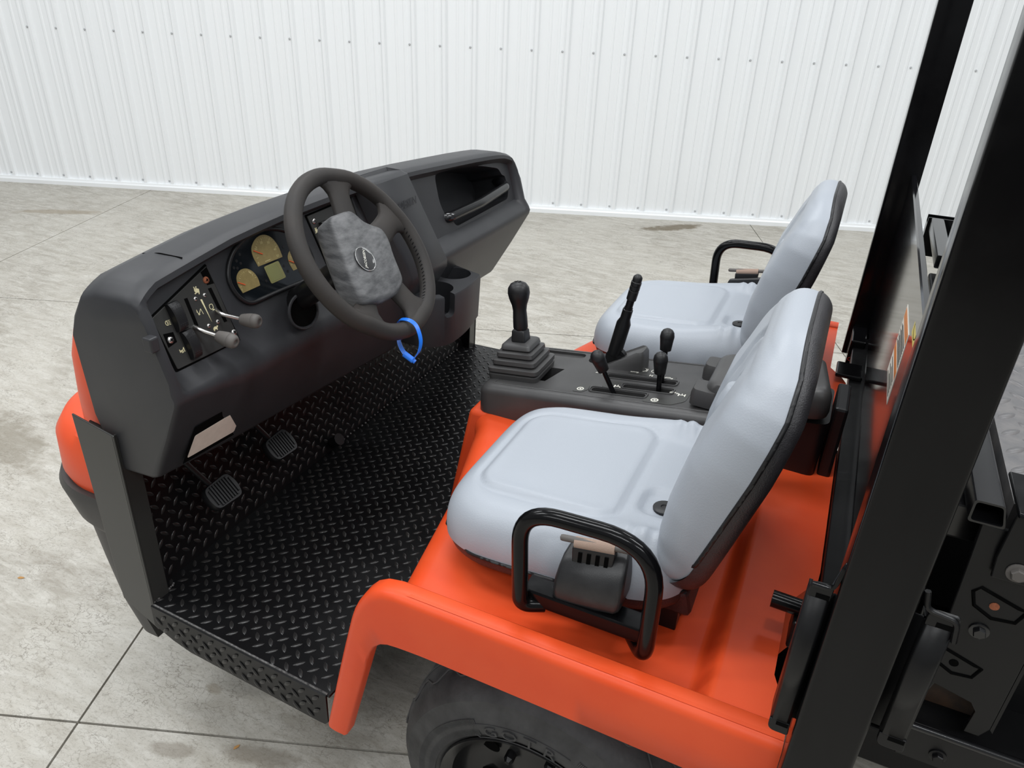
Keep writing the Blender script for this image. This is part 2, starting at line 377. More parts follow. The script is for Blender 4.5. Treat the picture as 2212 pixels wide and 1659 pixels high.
def fender(b, far):
    my = (lambda y: mir(y)) if far else (lambda y: y)
    outer = round_path([V(-0.69, 0, 0.335), V(-0.635, 0, 0.56), V(-0.600, 0, 0.690), V(-0.555, 0, 0.752), V(-0.45, 0, 0.752), V(0.062 if far else 0.088, 0, 0.752)], [0, .08, .09, .07, .03, 0], 6)
    inner = round_path([V(-0.640, 0, 0.335), V(-0.590, 0, 0.52), V(-0.560, 0, 0.632), V(-0.47, 0, 0.638), V(-0.25, 0, 0.636), V(0.062 if far else 0.088, 0, 0.630)], [0, .06, .055, .03, .02, 0], 6)
    n = 46
    def res(P):
        L = [0]
        for a, c in zip(P[:-1], P[1:]): L.append(L[-1]+(c-a).length)
        out = []
        for k in range(n+1):
            t = L[-1]*k/n; i = max(j for j in range(len(L)) if L[j] <= t+1e-9); i = min(i, len(P)-2)
            out.append(P[i].lerp(P[i+1], (t-L[i])/max(1e-9, L[i+1]-L[i])))
        return out
    O, I = res(outer), res(inner); rows = []
    for o, i in zip(O, I):
        d = (o-i); l = d.length; d.normalize(); r = []
        r.append((i, 0.760)); r.append((i-d*0.0, 0.738)); r.append((i+d*0.004, 0.7335))
        r.append((i.lerp(o, 0.5), 0.7335))
        for k in range(7):
            a = PI/2*k/6; rad = 0.017
            r.append((o-d*rad+d*rad*math.sin(a), 0.7345+rad-rad*math.cos(a)))
        r.append((o-d*0.0, 0.770)); r.append((o-d*0.006, 0.776)); r.append((o-d*0.03, 0.777))
        rows.append([V(p.x, my(y), p.z) for p, y in r])
    b.grid(rows)
fender(db, False); fender(db, True)
deck = obj('seat_deck', db, 'orange', car, 50)
tb = B()   # centre tunnel under the console, side walls sloping a little outwards towards the floor
for s in (-1, 1):
    tb.add([V(-0.725, YC+s*0.135, 0.70), V(-0.775, YC+s*0.150, 0.415), V(-0.52, YC+s*0.150, 0.415), V(-0.52, YC+s*0.135, 0.70)], [(0, 1, 2, 3)])
tb.add([V(-0.725, YC-0.135, 0.70), V(-0.775, YC-0.150, 0.415), V(-0.775, YC+0.150, 0.415), V(-0.725, YC+0.135, 0.70)], [(0, 1, 2, 3)])
tb.add([V(-0.725, YC-0.135, 0.70), V(-0.725, YC+0.135, 0.70), V(-0.52, YC+0.135, 0.70), V(-0.52, YC-0.135, 0.70)], [(0, 1, 2, 3)])
obj('tunnel_cover', tb, 'orange', car, 30, 0.012, 3)

# --- tread plate floor with raised lugs
FZ = 0.405
pb = B()
pb.prism([V(-1.2, 0.772, FZ), V(-0.685, 0.750, FZ), V(-0.665, 1.04, FZ), V(-0.55, 1.06, FZ), V(-0.55, mir(1.06), FZ), V(-0.665, mir(1.04), FZ), V(-0.685, mir(0.750), FZ), V(-1.2, mir(0.772), FZ)], (0, 0, -0.006))
fplate = obj('floor_plate', pb, 'plate', car, 0)
kb = B(); TOE = [V(-1.2, 0, FZ), V(-1.268, 0, 0.775)]
kb.prism([V(-1.2, 0.775, FZ), V(-1.2, mir(0.775), FZ), V(-1.268, mir(0.80), 0.775), V(-1.268, 0.80, 0.775)], (-0.005, 0, -0.001))
toe = obj('toe_board', kb, 'plate', car, 0)
fl = B()
fl.rings([[V(x, y, FZ+0.0005), V(x, y-0.004, FZ-0.003), V(x, y-0.005, FZ-h), V(x, y-0.002, FZ-h), V(x, y+0.001, FZ-0.006)] for x, y, h in ((-1.172, 0.771, 0.058), (-1.12, 0.769, 0.078), (-1.07, 0.767, 0.088), (-0.715, 0.752, 0.088), (-0.700, 0.7515, 0.086), (-0.692, 0.751, 0.076))])
b = B(); b.tube([V(-1.19, 0.7725, FZ+0.0005), V(-0.95, 0.7625, FZ+0.0005), V(-0.690, 0.7515, FZ+0.0005)], 0.0022, 6); M['edge_wear_highlight'] = mat('worn_edge_with_highlight', (0.02, 0.02, 0.021), 0.3, var=3.0, vscale=150, col2=(0.16, 0.155, 0.15)); obj('sill_edge', b, 'edge_wear_highlight', car, 60)  # bead's light tone paints the sill edge's highlight along with its wear
flange = obj('sill_flange', fl, 'plate', car, 30)
fl = B(); fl.rings([[V(x, mir(y), FZ+0.0005), V(x, mir(y-0.004), FZ-0.003), V(x, mir(y-0.005), FZ-0.062), V(x, mir(y-0.002), FZ-0.062), V(x, mir(y+0.001), FZ-0.006)] for x, y in ((-1.19, 0.772), (-0.60, 0.747))])
obj('sill_flange', fl, 'plate', car, 30)
def lug_mesh(L=0.0125, W_=0.0042, h=0.0018):
    b = B(); n = 6; top = []; bot = []
    for k in range(n): 
        t = -1+2*k/(n-1); bot.append(V(L*t, W_*(1-t*t)**0.8+0.0002, 0)); top.append(V(L*0.80*t, 0.60*W_*(1-t*t)**0.8, h*(1-0.35*t*t)))
    ring0 = bot+[V(p.x, -p.y, 0) for p in reversed(bot)]; ring1 = top+[V(p.x, -p.y, p.z) for p in reversed(top)]
    b.rings([ring0, ring1], True, False); b.f.append(tuple(len(b.v)-12+i for i in range(12)))
    return b
lugB = lug_mesh(); lugM = mesh_from(lugB, 'tread_lug', 60); lugM.materials.append(M['lug'])
CAM = V(0, 0, 1.62)
def lugs_on(parent, o, e1, e2, inside, a0, a1, b0, b1, keep, scale=1.0, mesh=None):
    fr = Frame(o, e1, e2); P = 0.0247*scale; lst = []
    R = int(3.2/P)
    for i in range(-R, R):
        for j in range(-R, R):
            a = (i+j)*P*0.7071; c = (i-j)*P*0.7071
            if a0 <= a <= a1 and b0 <= c <= b1 and inside(a, c):
                lst.append((a, c, PI/4 if (i+j) % 2 else -PI/4))
    lst.sort(key=lambda q: (fr(q[0], q[1])-CAM).length)
    rest = B()
    for k, (a, c, rot) in enumerate(lst):
        ex = fr.e1*math.cos(rot)+fr.e2*math.sin(rot); ey = fr.n.cross(ex)
        m = Matrix((ex*scale, ey*scale, fr.n*scale)).transposed().to_4x4(); m.translation = fr(a, c)
        if k < keep:
            ob = bpy.data.objects.new('tread_lug', mesh or lugM); C.objects.link(ob); ob.parent = parent; ob.matrix_basis = m
        else: rest.add([m @ Vector(v) for v in lugB.v], lugB.f)
    if rest.v: stuff(obj('tread_lugs', rest, (mesh or lugM).materials[0], parent, 60))
lugs_on(fplate, (0, 0, FZ), (1, 0, 0), (0, 1, 0), lambda a, c: interp(a, [-1.2, -.685], [.782, .762]) < c < mir(0.775) and (a < deck_front(c)+0.02) and (a < -0.695 or 1.07 < c < mir(1.07)), -1.19, -0.5, 0.7, 2.4, 300)
e2 = (TOE[1]-TOE[0]).normalized()
lugs_on(toe, (-1.2, 0, FZ), (0, 1, 0), e2, lambda a, c: True, 0.81, mir(0.81), 0.012, 0.355, 0)
lugs_on(flange, (-1.19, 0.767, FZ-0.004), (0.998, -0.042, 0), (0, 0.02, 1), lambda a, c: c > interp(a, [0, .07, .13], [-.045, -.062, -.076]), 0.03, 0.488, -0.076, -0.008, 100)

# --- front post (near and far), inner kick panels, hood and bumper
def post(far):
    my = (lambda y: mir(y)) if far else (lambda y: y)
    b = B()
    b.prism([V(-1.262, my(0.770), 0.862), V(-1.155, my(0.770), 0.842), V(-1.168, my(0.770), 0.330), V(-1.205, my(0.770), 0.352), V(-1.262, my(0.770), 0.385)], (0, 0.004*(1 if not far else -1), 0))
    b.prism([V(-1.157, my(0.770), 0.842), V(-1.157, my(0.815), 0.842), V(-1.170, my(0.815), 0.332), V(-1.170, my(0.770), 0.332)], (-0.004, 0, 0))
    o = obj('door_post', b, 'post', car, 0, 0.0015)
    b = B(); b.prism([V(-1.172, my(0.815), 0.80), V(-1.262, my(0.800), 0.83), V(-1.262, my(0.800), 0.55), V(-1.205, my(0.805), 0.40), V(-1.172, my(0.815), 0.40)], (0, 0.004, 0))
    obj('kick_panel', b, 'satin', car, 0)
post(False); post(True)
def hoodloft(b, secs, n=16):
    # each section: z, x_rear, x_front, half width, corner radius
    R = []
    for z, xr, xf, hw, cr in secs:
        ring = [V(xr, YC-hw, z)]
        for k in range(n+1):
            a = lerp(PI*0.5, PI, k/n); ring.append(V(xf+cr+cr*math.cos(a), YC-hw+cr-cr*math.sin(a), z))
        for k in range(n+1):
            a = lerp(PI, PI*1.5, k/n); ring.append(V(xf+cr+cr*math.cos(a), YC+hw-cr-cr*math.sin(a), z))
        ring.append(V(xr, YC+hw, z)); R.append(ring)
    b.rings(R)
b = B(); hoodloft(b, [(0.640, -1.28, -1.515, 0.735, 0.20), (0.66, -1.28, -1.52, 0.740, 0.20), (0.74, -1.28, -1.515, 0.737, 0.20), (0.770, -1.28, -1.50, 0.725, 0.20), (0.782, -1.28, -1.47, 0.70, 0.18)])
obj('nose_cowl', b, 'orange', car, 40)
b = B(); hoodloft(b, [(0.765, -1.235, -1.40, 0.715, 0.14), (0.86, -1.235, -1.37, 0.722, 0.12), (0.96, -1.205, -1.335, 0.727, 0.10), (1.02, -1.19, -1.295, 0.728, 0.08), (1.060, -1.18, -1.255, 0.718, 0.05), (1.075, -1.18, -1.235, 0.705, 0.04)])
obj('hood', b, 'orange', car, 40)
b = B(); hoodloft(b, [(0.54, -1.26, -1.49, 0.738, 0.20), (0.56, -1.26, -1.50, 0.748, 0.20), (0.625, -1.26, -1.525, 0.753, 0.20), (0.642, -1.26, -1.52, 0.748, 0.20)])
obj('bumper', b, 'bumper', car, 40)
b = B(); hoodloft(b, [(0.20, -1.27, -1.36, 0.70, 0.06), (0.30, -1.27, -1.41, 0.72, 0.12), (0.42, -1.27, -1.45, 0.728, 0.16), (0.50, -1.27, -1.475, 0.73, 0.18), (0.545, -1.27, -1.485, 0.733, 0.19)])
obj('apron', b, 'bumper', car, 40)

# --- dashboard body lofted across the vehicle
D0, D1 = 0.778, 2.285
def ztop(y): return interp(y, [0.778, 0.80, 0.825, 0.92, 1.04, 1.24, 1.52, 1.71, 2.05, 2.16, 2.22, 2.262, 2.285], [1.135, 1.149, 1.162, 1.175, 1.190, 1.200, 1.200, 1.190, 1.166, 1.155, 1.146, 1.128, 1.075])
def kinkx(y): return interp(y, [0.78, 0.83, 0.97, 1.17, 1.40, 1.70, 2.0, 2.285], [-0.977, -0.974, -0.973, -0.972, -0.968, -0.958, -0.956, -0.960])
def botx(y): return interp(y, [0.78, 0.93, 1.16, 1.5, 1.75, 2.0, 2.285], [-1.075, -1.052, -1.030, -0.995, -1.045, -1.085, -1.10])
def botz(y): return interp(y, [0.78, 1.5, 1.7, 2.285], [0.765, 0.765, 0.75, 0.712])
FN = V(0.187, 0, 0.053).normalized(); FP = V(-0.973, 0, 0.96)-FN*0.03
def fx(z): return FP.x-(z-FP.z)*FN.z/FN.x
def inset_amt(y):                      # how deep the instrument face lies behind the brow
    return min(sstep(y, 0.795, 0.812), 1.0)*0.030*(1-sstep(y, 1.44, 1.47)) + 0.024*sstep(y, 1.60, 1.63)*(1-sstep(y, 2.245, 2.262))
def dash_section(y):
    zt = ztop(y); xk = kinkx(y); ins = inset_amt(y)
    xb = -1.165 + 0.02*abs(y-YC)
    pts = [V(botx(y)-0.10, y, botz(y)-0.01), V(-1.208, y, 0.87), V(-1.212, y, 1.04), V(-1.195, y, zt-0.06), V(-1.165, y, zt-0.018), V(-1.125, y, zt-0.002), V(-1.06, y, zt)]
    xf0 = fx(zt-0.005)+0.03*FN.x
    pts += [V(xf0-0.012, y, zt-0.001), V(xf0, y, zt-0.008), V(xf0+0.003, y, zt-0.018)]
    za = zt-0.034; pts.append(V(fx(za)+(0.031-ins)*1.03, y, za))
    d = sstep(y, 0.84, 0.93)*(1-sstep(y, 1.42, 1.52))       # the driver's half bulges lower and softer
    zb = 0.992; pts.append(V(fx(zb)+(0.031-ins)*1.03, y, zb))
    zk = 0.957-0.014*d
    pts += [V(xk-0.005-0.006*d, y, zk+0.012+0.010*d), V(xk, y, zk), V(xk-0.003-0.002*d, y, zk-0.012-0.012*d)]
    pts += [V(lerp(xk, botx(y), 0.5)+0.004+0.004*d, y, lerp(0.955, botz(y), 0.5)), V(botx(y)+0.006, y, botz(y)+0.008), V(botx(y), y, botz(y)), V(botx(y)-0.012, y, botz(y)-0.005)]
    return pts
ysec = [0.778, 0.782, 0.79, 0.796, 0.800, 0.804, 0.808, 0.812, 0.83, 0.88, 0.95, 1.02, 1.1, 1.2, 1.3, 1.38, 1.44, 1.45, 1.46, 1.47, 1.55, 1.6, 1.62, 1.63, 1.7, 1.8, 1.9, 2.0, 2.1, 2.16, 2.2, 2.235, 2.24, 2.247, 2.255, 2.268, 2.278, 2.285]
R = []
for y in ysec:
    s = dash_section(y)
    e = min((y-0.778)/0.012, (2.285-y)/0.012, 1.0)
    if e < 1:                                     # soften the two ends
        c = sum(s, V(0, 0, 0))/len(s); k = 1-0.045*(1-math.sqrt(max(0, 1-(1-e)**2)))
        s = [V(c.x+(p.x-c.x)*k, p.y, c.z+(p.z-c.z)*k) for p in s]
    R.append(s)
db_ = B(); db_.rings(R)
dash = obj('dashboard', db_, 'dash', car, 42)
# glove box opening cut out of the dashboard
fr_dash = Frame((fx(1.05)+FN.x*0.02, 0, 1.05+FN.z*0.02), (0, 1, 0), (-FN.z, 0, FN.x))
def fz(z): return (z-1.05)/FN.x                  # height on the face plane from a world height
gl = round_path([V(1.800, fz(1.150), 0), V(1.935, fz(1.146), 0), V(2.065, fz(1.128), 0), V(2.180, fz(1.100), 0), V(2.196, fz(1.078), 0), V(2.214, fz(1.070), 0), V(2.222, fz(1.03), 0), V(2.200, fz(1.002), 0), V(1.85, fz(0.997), 0), V(1.832, fz(1.025), 0), V(1.806, fz(1.040), 0), V(1.792, fz(1.075), 0)],
                [.02, .05, .05, .03, .004, .004, .006, .012, .03, .004, .004, .03], 5, True)
cb = B(); cb.prism([fr_dash(p.x, p.y, 0.05) for p in gl], -FN*0.19)
def cut(target, cutter_b, name='cutter'):
    co = obj(name, cutter_b, 'hole', None, 0); md = target.modifiers.new('cut', 'BOOLEAN'); md.operation = 'DIFFERENCE'; md.object = co; md.solver = 'EXACT'
    dg = bpy.context.evaluated_depsgraph_get(); me = bpy.data.meshes.new_from_object(target.evaluated_get(dg))
    target.modifiers.remove(md); target.data = me; bpy.data.objects.remove(co)
    bm = bmesh.new(); bm.from_mesh(me)
    for e in bm.edges: e.smooth = not (len(e.link_faces) == 2 and e.calc_face_angle(0) > math.radians(42))
    for f in bm.faces: f.smooth = True
    bm.to_mesh(me); bm.free()
cut(dash, cb)
# centre stack bulge
bb = B(); Rk = []
for y0, y1, z in ((1.440, 1.592, 1.209), (1.444, 1.604, 1.196), (1.46, 1.628, 1.110), (1.48, 1.652, 1.030), (1.49, 1.676, 0.966), (1.49, 1.680, 0.945), (1.49, 1.672, 0.90), (1.49, 1.66, 0.84)):
    t = interp(z, [0.84, 0.9, 0.945, 0.966, 1.03, 1.2, 1.222], [-0.03, -0.012, 0.026, 0.036, 0.036, 0.030, 0.012])
    xx = fx(z)+t*1.05+0.03 if z > 0.95 else kinkx(1.6)+interp(z, [0.84, 0.90, 0.945], [-0.035, -0.004, 0.02])
    dp = 0.05
    Rk.append([V(xx-dp, y0-0.012, z), V(xx-0.008, y0-0.002, z), V(xx, y0+0.008, z), V(xx, y1-0.006, z), V(xx-0.005, y1, z), V(xx-dp, y1+0.004, z)])
top = [V(-1.085, p.y, ztop(p.y)-0.003) for i, p in enumerate(Rk[0])]; Rk[0] = [V(p.x, p.y, p.z-(0.006 if i in (2, 3) else 0.004)) for i, p in enumerate(Rk[0])]; Rk.insert(0, [V(p.x-0.016 if i in (1, 2, 3, 4) else p.x, p.y, ztop(p.y)+0.006) for i, p in enumerate(Rk[0])])
bb.rings([top]+Rk)
stack = obj('centre_stack', bb, 'dash', car, 40)
tx = B(); frs = Frame((fx(1.12)+0.0675, 0, 1.12), (0, 1, 0), (-FN.z, 0, FN.x))
text_into(tx, frs, 'JACOBSEN', 1.535, 0.015, 0.026, 0, 0.0008, 0.0, 0.25)
obj('raised_lettering', tx, 'dash', stack, 0)

# ------------------------------------------------------------------ instruments on the driver's side of the dashboard
fp = Frame((fx(1.05), 0, 1.05), (0, 1, 0), (-FN.z, 0, FN.x))           # plane of the recessed instrument face
def P2(y, z): return (y, fz(z))
def screw(b, fr, a, c, r, h0=0.0):
    b.lathe([(r, 0.0), (r, 0.0008), (r*0.8, r*0.42), (r*0.35, r*0.55), (0.0001, r*0.57)], fr(a, c, h0), fr.n, 12)
def cross(b, fr, a, c, r, h0): 
    for rot in (0.4, 0.4+PI/2): stroke(b, fr, [(a-r*0.5*math.cos(rot), c-r*0.5*math.sin(rot)), (a+r*0.5*math.cos(rot), c+r*0.5*math.sin(rot))], r*0.24, r*0.16, h0+r*0.44)
# left switch panel
b = B(); pl = round_path([V(0.813, fz(1.0915), 0), V(0.962, fz(1.139), 0), V(0.974, fz(0.9925), 0), V(0.8225, fz(0.9955), 0)], 0.003, 3, True)
b.prism([fp(p.x, p.y, 0.001) for p in pl], FN*0.0035)
panel = obj('switch_panel', b, 'panel', car, 20, 0.0008)
b = B(); e = round_path([V(0.809, fz(1.0935), 0), V(0.9635, fz(1.1435), 0), V(0.978, fz(0.9885), 0), V(0.8185, fz(0.9915), 0)], 0.004, 3, True)
b.prism([fp(p.x, p.y, 0.0) for p in e], FN*0.0018); obj('panel_recess', b, 'hole', panel, 0)
b = B(); flat(b, fp, [P2(0.943, 1.1325), P2(0.9605, 1.1375), P2(0.9635, 1.106), P2(0.9475, 1.1075)], 0.0003, 0.0046); obj('corner_pocket', b, 'hole', panel, 0); b = B(); flat(b, fp, [P2(0.8215, 1.0605), P2(0.842, 1.057), P2(0.842, 1.039), P2(0.8215, 1.036)], 0.0003, 0.0046)
obj('corner_pocket', b, 'hole', panel, 0)
b = B()
for q in (((0.8885, 1.101), (0.8960, 1.1005), (0.8970, 1.0490), (0.8895, 1.0495)), ((0.9460, 1.1015), (0.9540, 1.1010), (0.9615, 1.0340), (0.9540, 1.0345))):
    b = B(); flat(b, fp, [P2(*p) for p in q], 0.0003, 0.0046); obj('lever_slot', b, 'hole', panel, 0)
c0 = 0.0045
for k, (y, z, r, m) in enumerate([(0.9486, 1.1166, 0.0068, 'rust'), (0.8308, 1.0467, 0.0070, 'steel'), (0.9670, 1.0099, 0.0062, 'steel'), (0.9117, 1.0936, 0.0042, 'steel'), (0.9338, 1.0932, 0.0042, 'steel'), (0.9180, 1.0406, 0.0042, 'steel'), (0.9404, 1.0406, 0.0042, 'steel')]):
    b = B(); screw(b, fp, y, fz(z), r, c0); o = obj('screw', b, m, panel, 50, label='rusty brown cross-head screw' if m == 'rust' else None)
b = B()
for (y, z, r) in [(0.9486, 1.1166, 0.0068), (0.8308, 1.0467, 0.0070), (0.9670, 1.0099, 0.0062), (0.9117, 1.0936, 0.0042), (0.9338, 1.0932, 0.0042), (0.9180, 1.0406, 0.0042), (0.9404, 1.0406, 0.0042)]: cross(b, fp, y, fz(z), r, c0)
obj('screw_recesses', b, 'hole', panel, 0)
def rocker(y0, z0, y1, z1, wd, dots):
    # y0,z0 upper end centre; y1,z1 lower end centre
    e2 = (fp(*P2(y0, z0))-fp(*P2(y1, z1))); L = e2.length; fr = Frame(fp(*P2((y0+y1)/2, (z0+z1)/2), c0), FN.cross(e2)*-1, e2)
    if fr.n.dot(FN) < 0: fr = Frame(fr.o, FN.cross(e2), e2)
    if fr.n.dot(FN) < 0: fr.n = -fr.n
    b = B(); n = 14; R = []
    for k in range(n+1):
        t = -1+2*k/n; h = 0.0065+0.0105*math.sqrt(max(0, 1-t*t*0.90))+0.0035*t*t*0
        R.append((t*L/2, h))
    rows = []
    for a, h in R:
        rows.append([fr(-wd/2, a, -0.001), fr(-wd/2, a, h-0.002), fr(-wd/2+0.002, a, h), fr(wd/2-0.002, a, h), fr(wd/2, a, h-0.002), fr(wd/2, a, -0.001)])
    b.rings(rows)
    o = obj('rocker_switch', b, 'black', panel, 40)
    b = B()
    for sgn in (1, -1):
        for i in range(4):
            for j in range(2):
                t = sgn*(0.55+0.16*j); a = t*L/2; h = 0.0065+0.0105*math.sqrt(max(0, 1-t*t*0.90))
                b.lathe([(0.0008, -0.0005), (0.0007, 0.0004), (0.0002, 0.0007)], fr(-wd*0.33+wd*0.22*i, a, h), fr.n, 6)
    obj('rocker_dots', b, 'black', panel, 60)
rocker(0.857, 1.1045, 0.859, 1.0545, 0.0215, 1); rocker(0.8635, 1.0515, 0.8655, 1.001, 0.0215, 1)
# printed symbols: light, horn, hare, tortoise, wedge, choke, engine
b = B(); c1 = 0.0046
def flush(parent, name='printed_symbol', m='cream'):
    global b
    if b.v: obj(name, b, m, parent, 0)
    b = B()
def at(y, z, s=1.0): return lambda pts: [(y+s*a, fz(z)+s*c) for a, c in pts]
T = at(0.8384, 1.0748, 0.0042)
stroke(b, fp, T([(-.1, 1), (-.1, -1)]+[]), 0.0011, c=c1); stroke(b, fp, T([(-.1, 1), (-.8, .8), (-1.1, 0), (-.8, -.8), (-.1, -1)]), 0.0011, c=c1)
for k in range(4): stroke(b, fp, T([(.3, .9-.6*k), (1.4, .75-.6*k)]), 0.0008, c=c1)
flush(panel); T = at(0.8447, 1.0219, 0.005)
stroke(b, fp, T([(-.9, .1), (.5, .1), (1.0, .9)]), 0.0011, c=c1); stroke(b, fp, T([(1.0, -.8), (1.0, .9)]), 0.0013, c=c1); stroke(b, fp, T([(-.9, -.5), (-.9, .7)]), 0.0011, c=c1); stroke(b, fp, T([(-.4, .1), (-.2, -.8), (.4, -.7), (.5, -.3), (-.9, -.2)]), 0.0011, c=c1)
def hare(y, z, s):
    T = at(y, z, s)
    flat(b, fp, T([(-1.0, .1), (-.7, -.7), (.2, -.9), (.9, -.5), (1.0, .1), (.4, .5), (-.5, .5)]), c=c1)
    flat(b, fp, T([(-.9, .2), (-.4, .4), (-.5, 1.3), (-.8, 1.4), (-.8, .8)]), c=c1); flat(b, fp, T([(-.3, .4), (.1, .5), (.4, 1.2), (.1, 1.3)]), c=c1)
    flat(b, fp, T([(.4, -.7), (.9, -.6), (.6, -1.5), (.3, -1.5)]), c=c1); flat(b, fp, T([(-.7, -.6), (-.3, -.8), (-1.0, -1.1), (-1.3, -.8)]), c=c1)
def tortoise(y, z, s):
    T = at(y, z, s)
    flat(b, fp, T([(-1.2, -.4), (-.9, .4), (-.2, .8), (.5, .7), (1.0, .1), (1.0, -.4)]), c=c1)
    flat(b, fp, T([(.8, .3), (1.2, .9), (1.7, .6), (1.3, .1)]), c=c1); flat(b, fp, T([(-.9, -.3), (-.5, -.3), (-.6, -.9), (-1.0, -.9)]), c=c1); flat(b, fp, T([(.4, -.3), (.8, -.3), (.9, -.9), (.5, -.9)]), c=c1)
flush(panel); hare(0.9207, 1.1065, 0.0056); flush(panel); tortoise(0.9298, 1.0315, 0.0045); flush(panel)
flat(b, fp, [P2(0.9208, 1.0893), P2(0.9247, 1.0885), P2(0.9276, 1.0449)], c=c1); flush(panel)
T = at(0.9102, 1.0695, 0.0055); stroke(b, fp, T([(-1, 1.1), (-.7, -.9), (.7, .9), (1.1, -1.1)]), 0.0009, c=c1); stroke(b, fp, T([(-1.2, .5), (-.2, -.9)]), 0.0007, c=c1)
flush(panel); T = at(0.9386, 1.0693, 0.0048); stroke(b, fp, T([(-.8, .6), (-.5, 1.1), (.5, 1.1), (.8, .6), (.8, -.4), (.3, -.9), (-.5, -.8), (-.9, -.2), (-.8, .6)]), 0.0010, c=c1); stroke(b, fp, T([(.0, -1.3), (1.0, -1.3)]), 0.0016, c=c1)
flush(panel)
# two hand levers through the slots
def lever(p0, p1, p2, p3):
    b = B(); b.tube(round_path([V(*p0), V(*p1), V(*p2)], 0.012, 6), 0.0036, 10); obj('lever_rod', b, 'steel', panel, 50)
    d = (V(*p3)-V(*p2)).normalized(); L = (V(*p3)-V(*p2)).length
    b = B(); b.lathe([(0.0042, -0.004), (0.0104, -0.002), (0.0116, 0.003), (0.0136, 0.4*L), (0.0141, 0.62*L), (0.0136, 0.63*L), (0.0141, 0.65*L), (0.0130, 0.86*L), (0.0102, 0.97*L), (0.0074, L), (0.0058, 0.985*L), (0.0050, 0.90*L), (0.0001, 0.89*L)], V(*p2), d, 22)
    obj('lever_knob', b, 'knobgrey', panel, 50, label='grey rubber lever knob')
lever((-1.038, 0.8925, 1.052), (-1.012, 0.884, 1.050), (-0.990, 0.9080, 1.0315), (-0.953, 0.911, 1.0262))
lever((-1.036, 0.9505, 1.062), (-1.010, 0.9390, 1.060), (-0.992, 0.9730, 1.0405), (-0.956, 0.9795, 1.0410))
b = B(); b.box((-1.012, 0.765, 1.055), (-0.992, 0.783, 1.082)); obj('edge_clip', b, 'dash', dash, 0, 0.003)
# decal below the shelf: blank beige plate in a black surround
fl_ = Frame((lerp(kinkx(0.9), botx(0.9), 0.5)+0.0045, 0.9, lerp(0.955, 0.765, 0.5)), (0.06, 1, 0), (kinkx(0.9)-botx(0.9), 0, 0.19))
if fl_.n.x < 0: fl_.n = -fl_.n
b = B(); flat(b, fl_, [(-0.078, -0.084), (0.075, -0.088), (0.085, 0.020), (-0.066, 0.012)], 0.0006, 0.001); obj('decal_surround', b, 'hole', dash, 0)
b = B(); q = round_path([V(-0.070, -0.072, 0), V(0.048, -0.075, 0), V(0.058, -0.008, 0), V(-0.062, -0.014, 0)], 0.004, 4, True)
flat(b, fl_, [(p.x, p.y) for p in q], 0.0006, 0.0016); obj('blank_decal', b, 'tag', dash, 0, label='blank beige decal')

# gauge cluster
cl = [(0.9995, 1.1055), (1.012, 1.1275), (1.030, 1.144), (1.057, 1.157), (1.090, 1.1655), (1.125, 1.166), (1.155, 1.160), (1.182, 1.150), (1.210, 1.134), (1.235, 1.105), (1.240, 1.075), (1.232, 1.052), (1.215, 1.042), (1.188, 1.0405), (1.115, 1.043), (1.066, 1.0435), (1.037, 1.0437), (1.0215, 1.0505), (1.0085, 1.0645), (1.0, 1.0857)]
def inset_poly(pts, k):
    cx_ = sum(p[0] for p in pts)/len(pts); cy_ = sum(p[1] for p in pts)/len(pts); return [(cx_+(p[0]-cx_)*k, cy_+(p[1]-cy_)*k) for p in pts]
sm = round_path([V(p[0], fz(p[1]), 0) for p in cl], 0.02, 3, True)
b = B(); b.tube([fp(p.x, p.y, 0.004) for p in sm], 0.0045, 8, True); cluster = obj('instrument_cluster', b, 'black', car, 60)
b = B(); b.prism([fp(p.x, p.y, -0.001) for p in sm], FN*0.0045); obj('cluster_cover', b, 'gaugeface', cluster, 0)
hg = 0.0037
def dial(pts, cy_, cz_, r, needle_ang):
    b = B(); q = round_path([V(y, fz(z), 0) for y, z in pts], [.012]*(len(pts)-2)+[.001, .001], 4, True); flat(b, fp, [(p.x, p.y) for p in q], 0.0005, hg); obj('dial', b, 'dial', cluster, 0)
    b = B(); k = 0
    for k in range(17):
        a = lerp(PI*1.0, PI*0.02, k/16)+0.1; r0 = r*(0.74 if k % 4 == 0 else 0.80)
        stroke(b, fp, [(cy_+r0*math.cos(a), fz(cz_)+r0*math.sin(a)), (cy_+r*0.88*math.cos(a), fz(cz_)+r*0.88*math.sin(a))], 0.0009 if k % 4 == 0 else 0.0005, 0.0003, hg+0.0004)
    return b
def needle(cy_, cz_, r, a):
    b = B(); stroke(b, fp, [(cy_, fz(cz_)), (cy_+r*math.cos(a), fz(cz_)+r*math.sin(a))], 0.0018, 0.0012, hg+0.001); obj('needle', b, 'needle', cluster, 0)
b = dial([(1.0767, 1.1245), (1.0793, 1.1401), (1.0973, 1.1545), (1.1212, 1.1575), (1.1408, 1.148), (1.1532, 1.126), (1.1542, 1.1025), (1.0819, 1.103)], 1.1165, 1.1215, 0.036, 0)
for s_, y, z in (('10', 1.0905, 1.1350), ('20', 1.110, 1.1430), ('30', 1.1285, 1.1385), ('40', 1.1405, 1.1215), ('50', 1.142, 1.108), ('0', 1.0855, 1.1085)): text_into(b, fp, s_, y, fz(z), 0.0075, 0, 0.0004, hg+0.0004)
stroke(b, fp, [P2(1.104, 1.107), P2(1.119, 1.107)], 0.0014, 0.0003, hg+0.0004); obj('dial_marks', b, 'dialprint', cluster, 0)
needle(1.1028, 1.1223, 0.0235, math.radians(148))
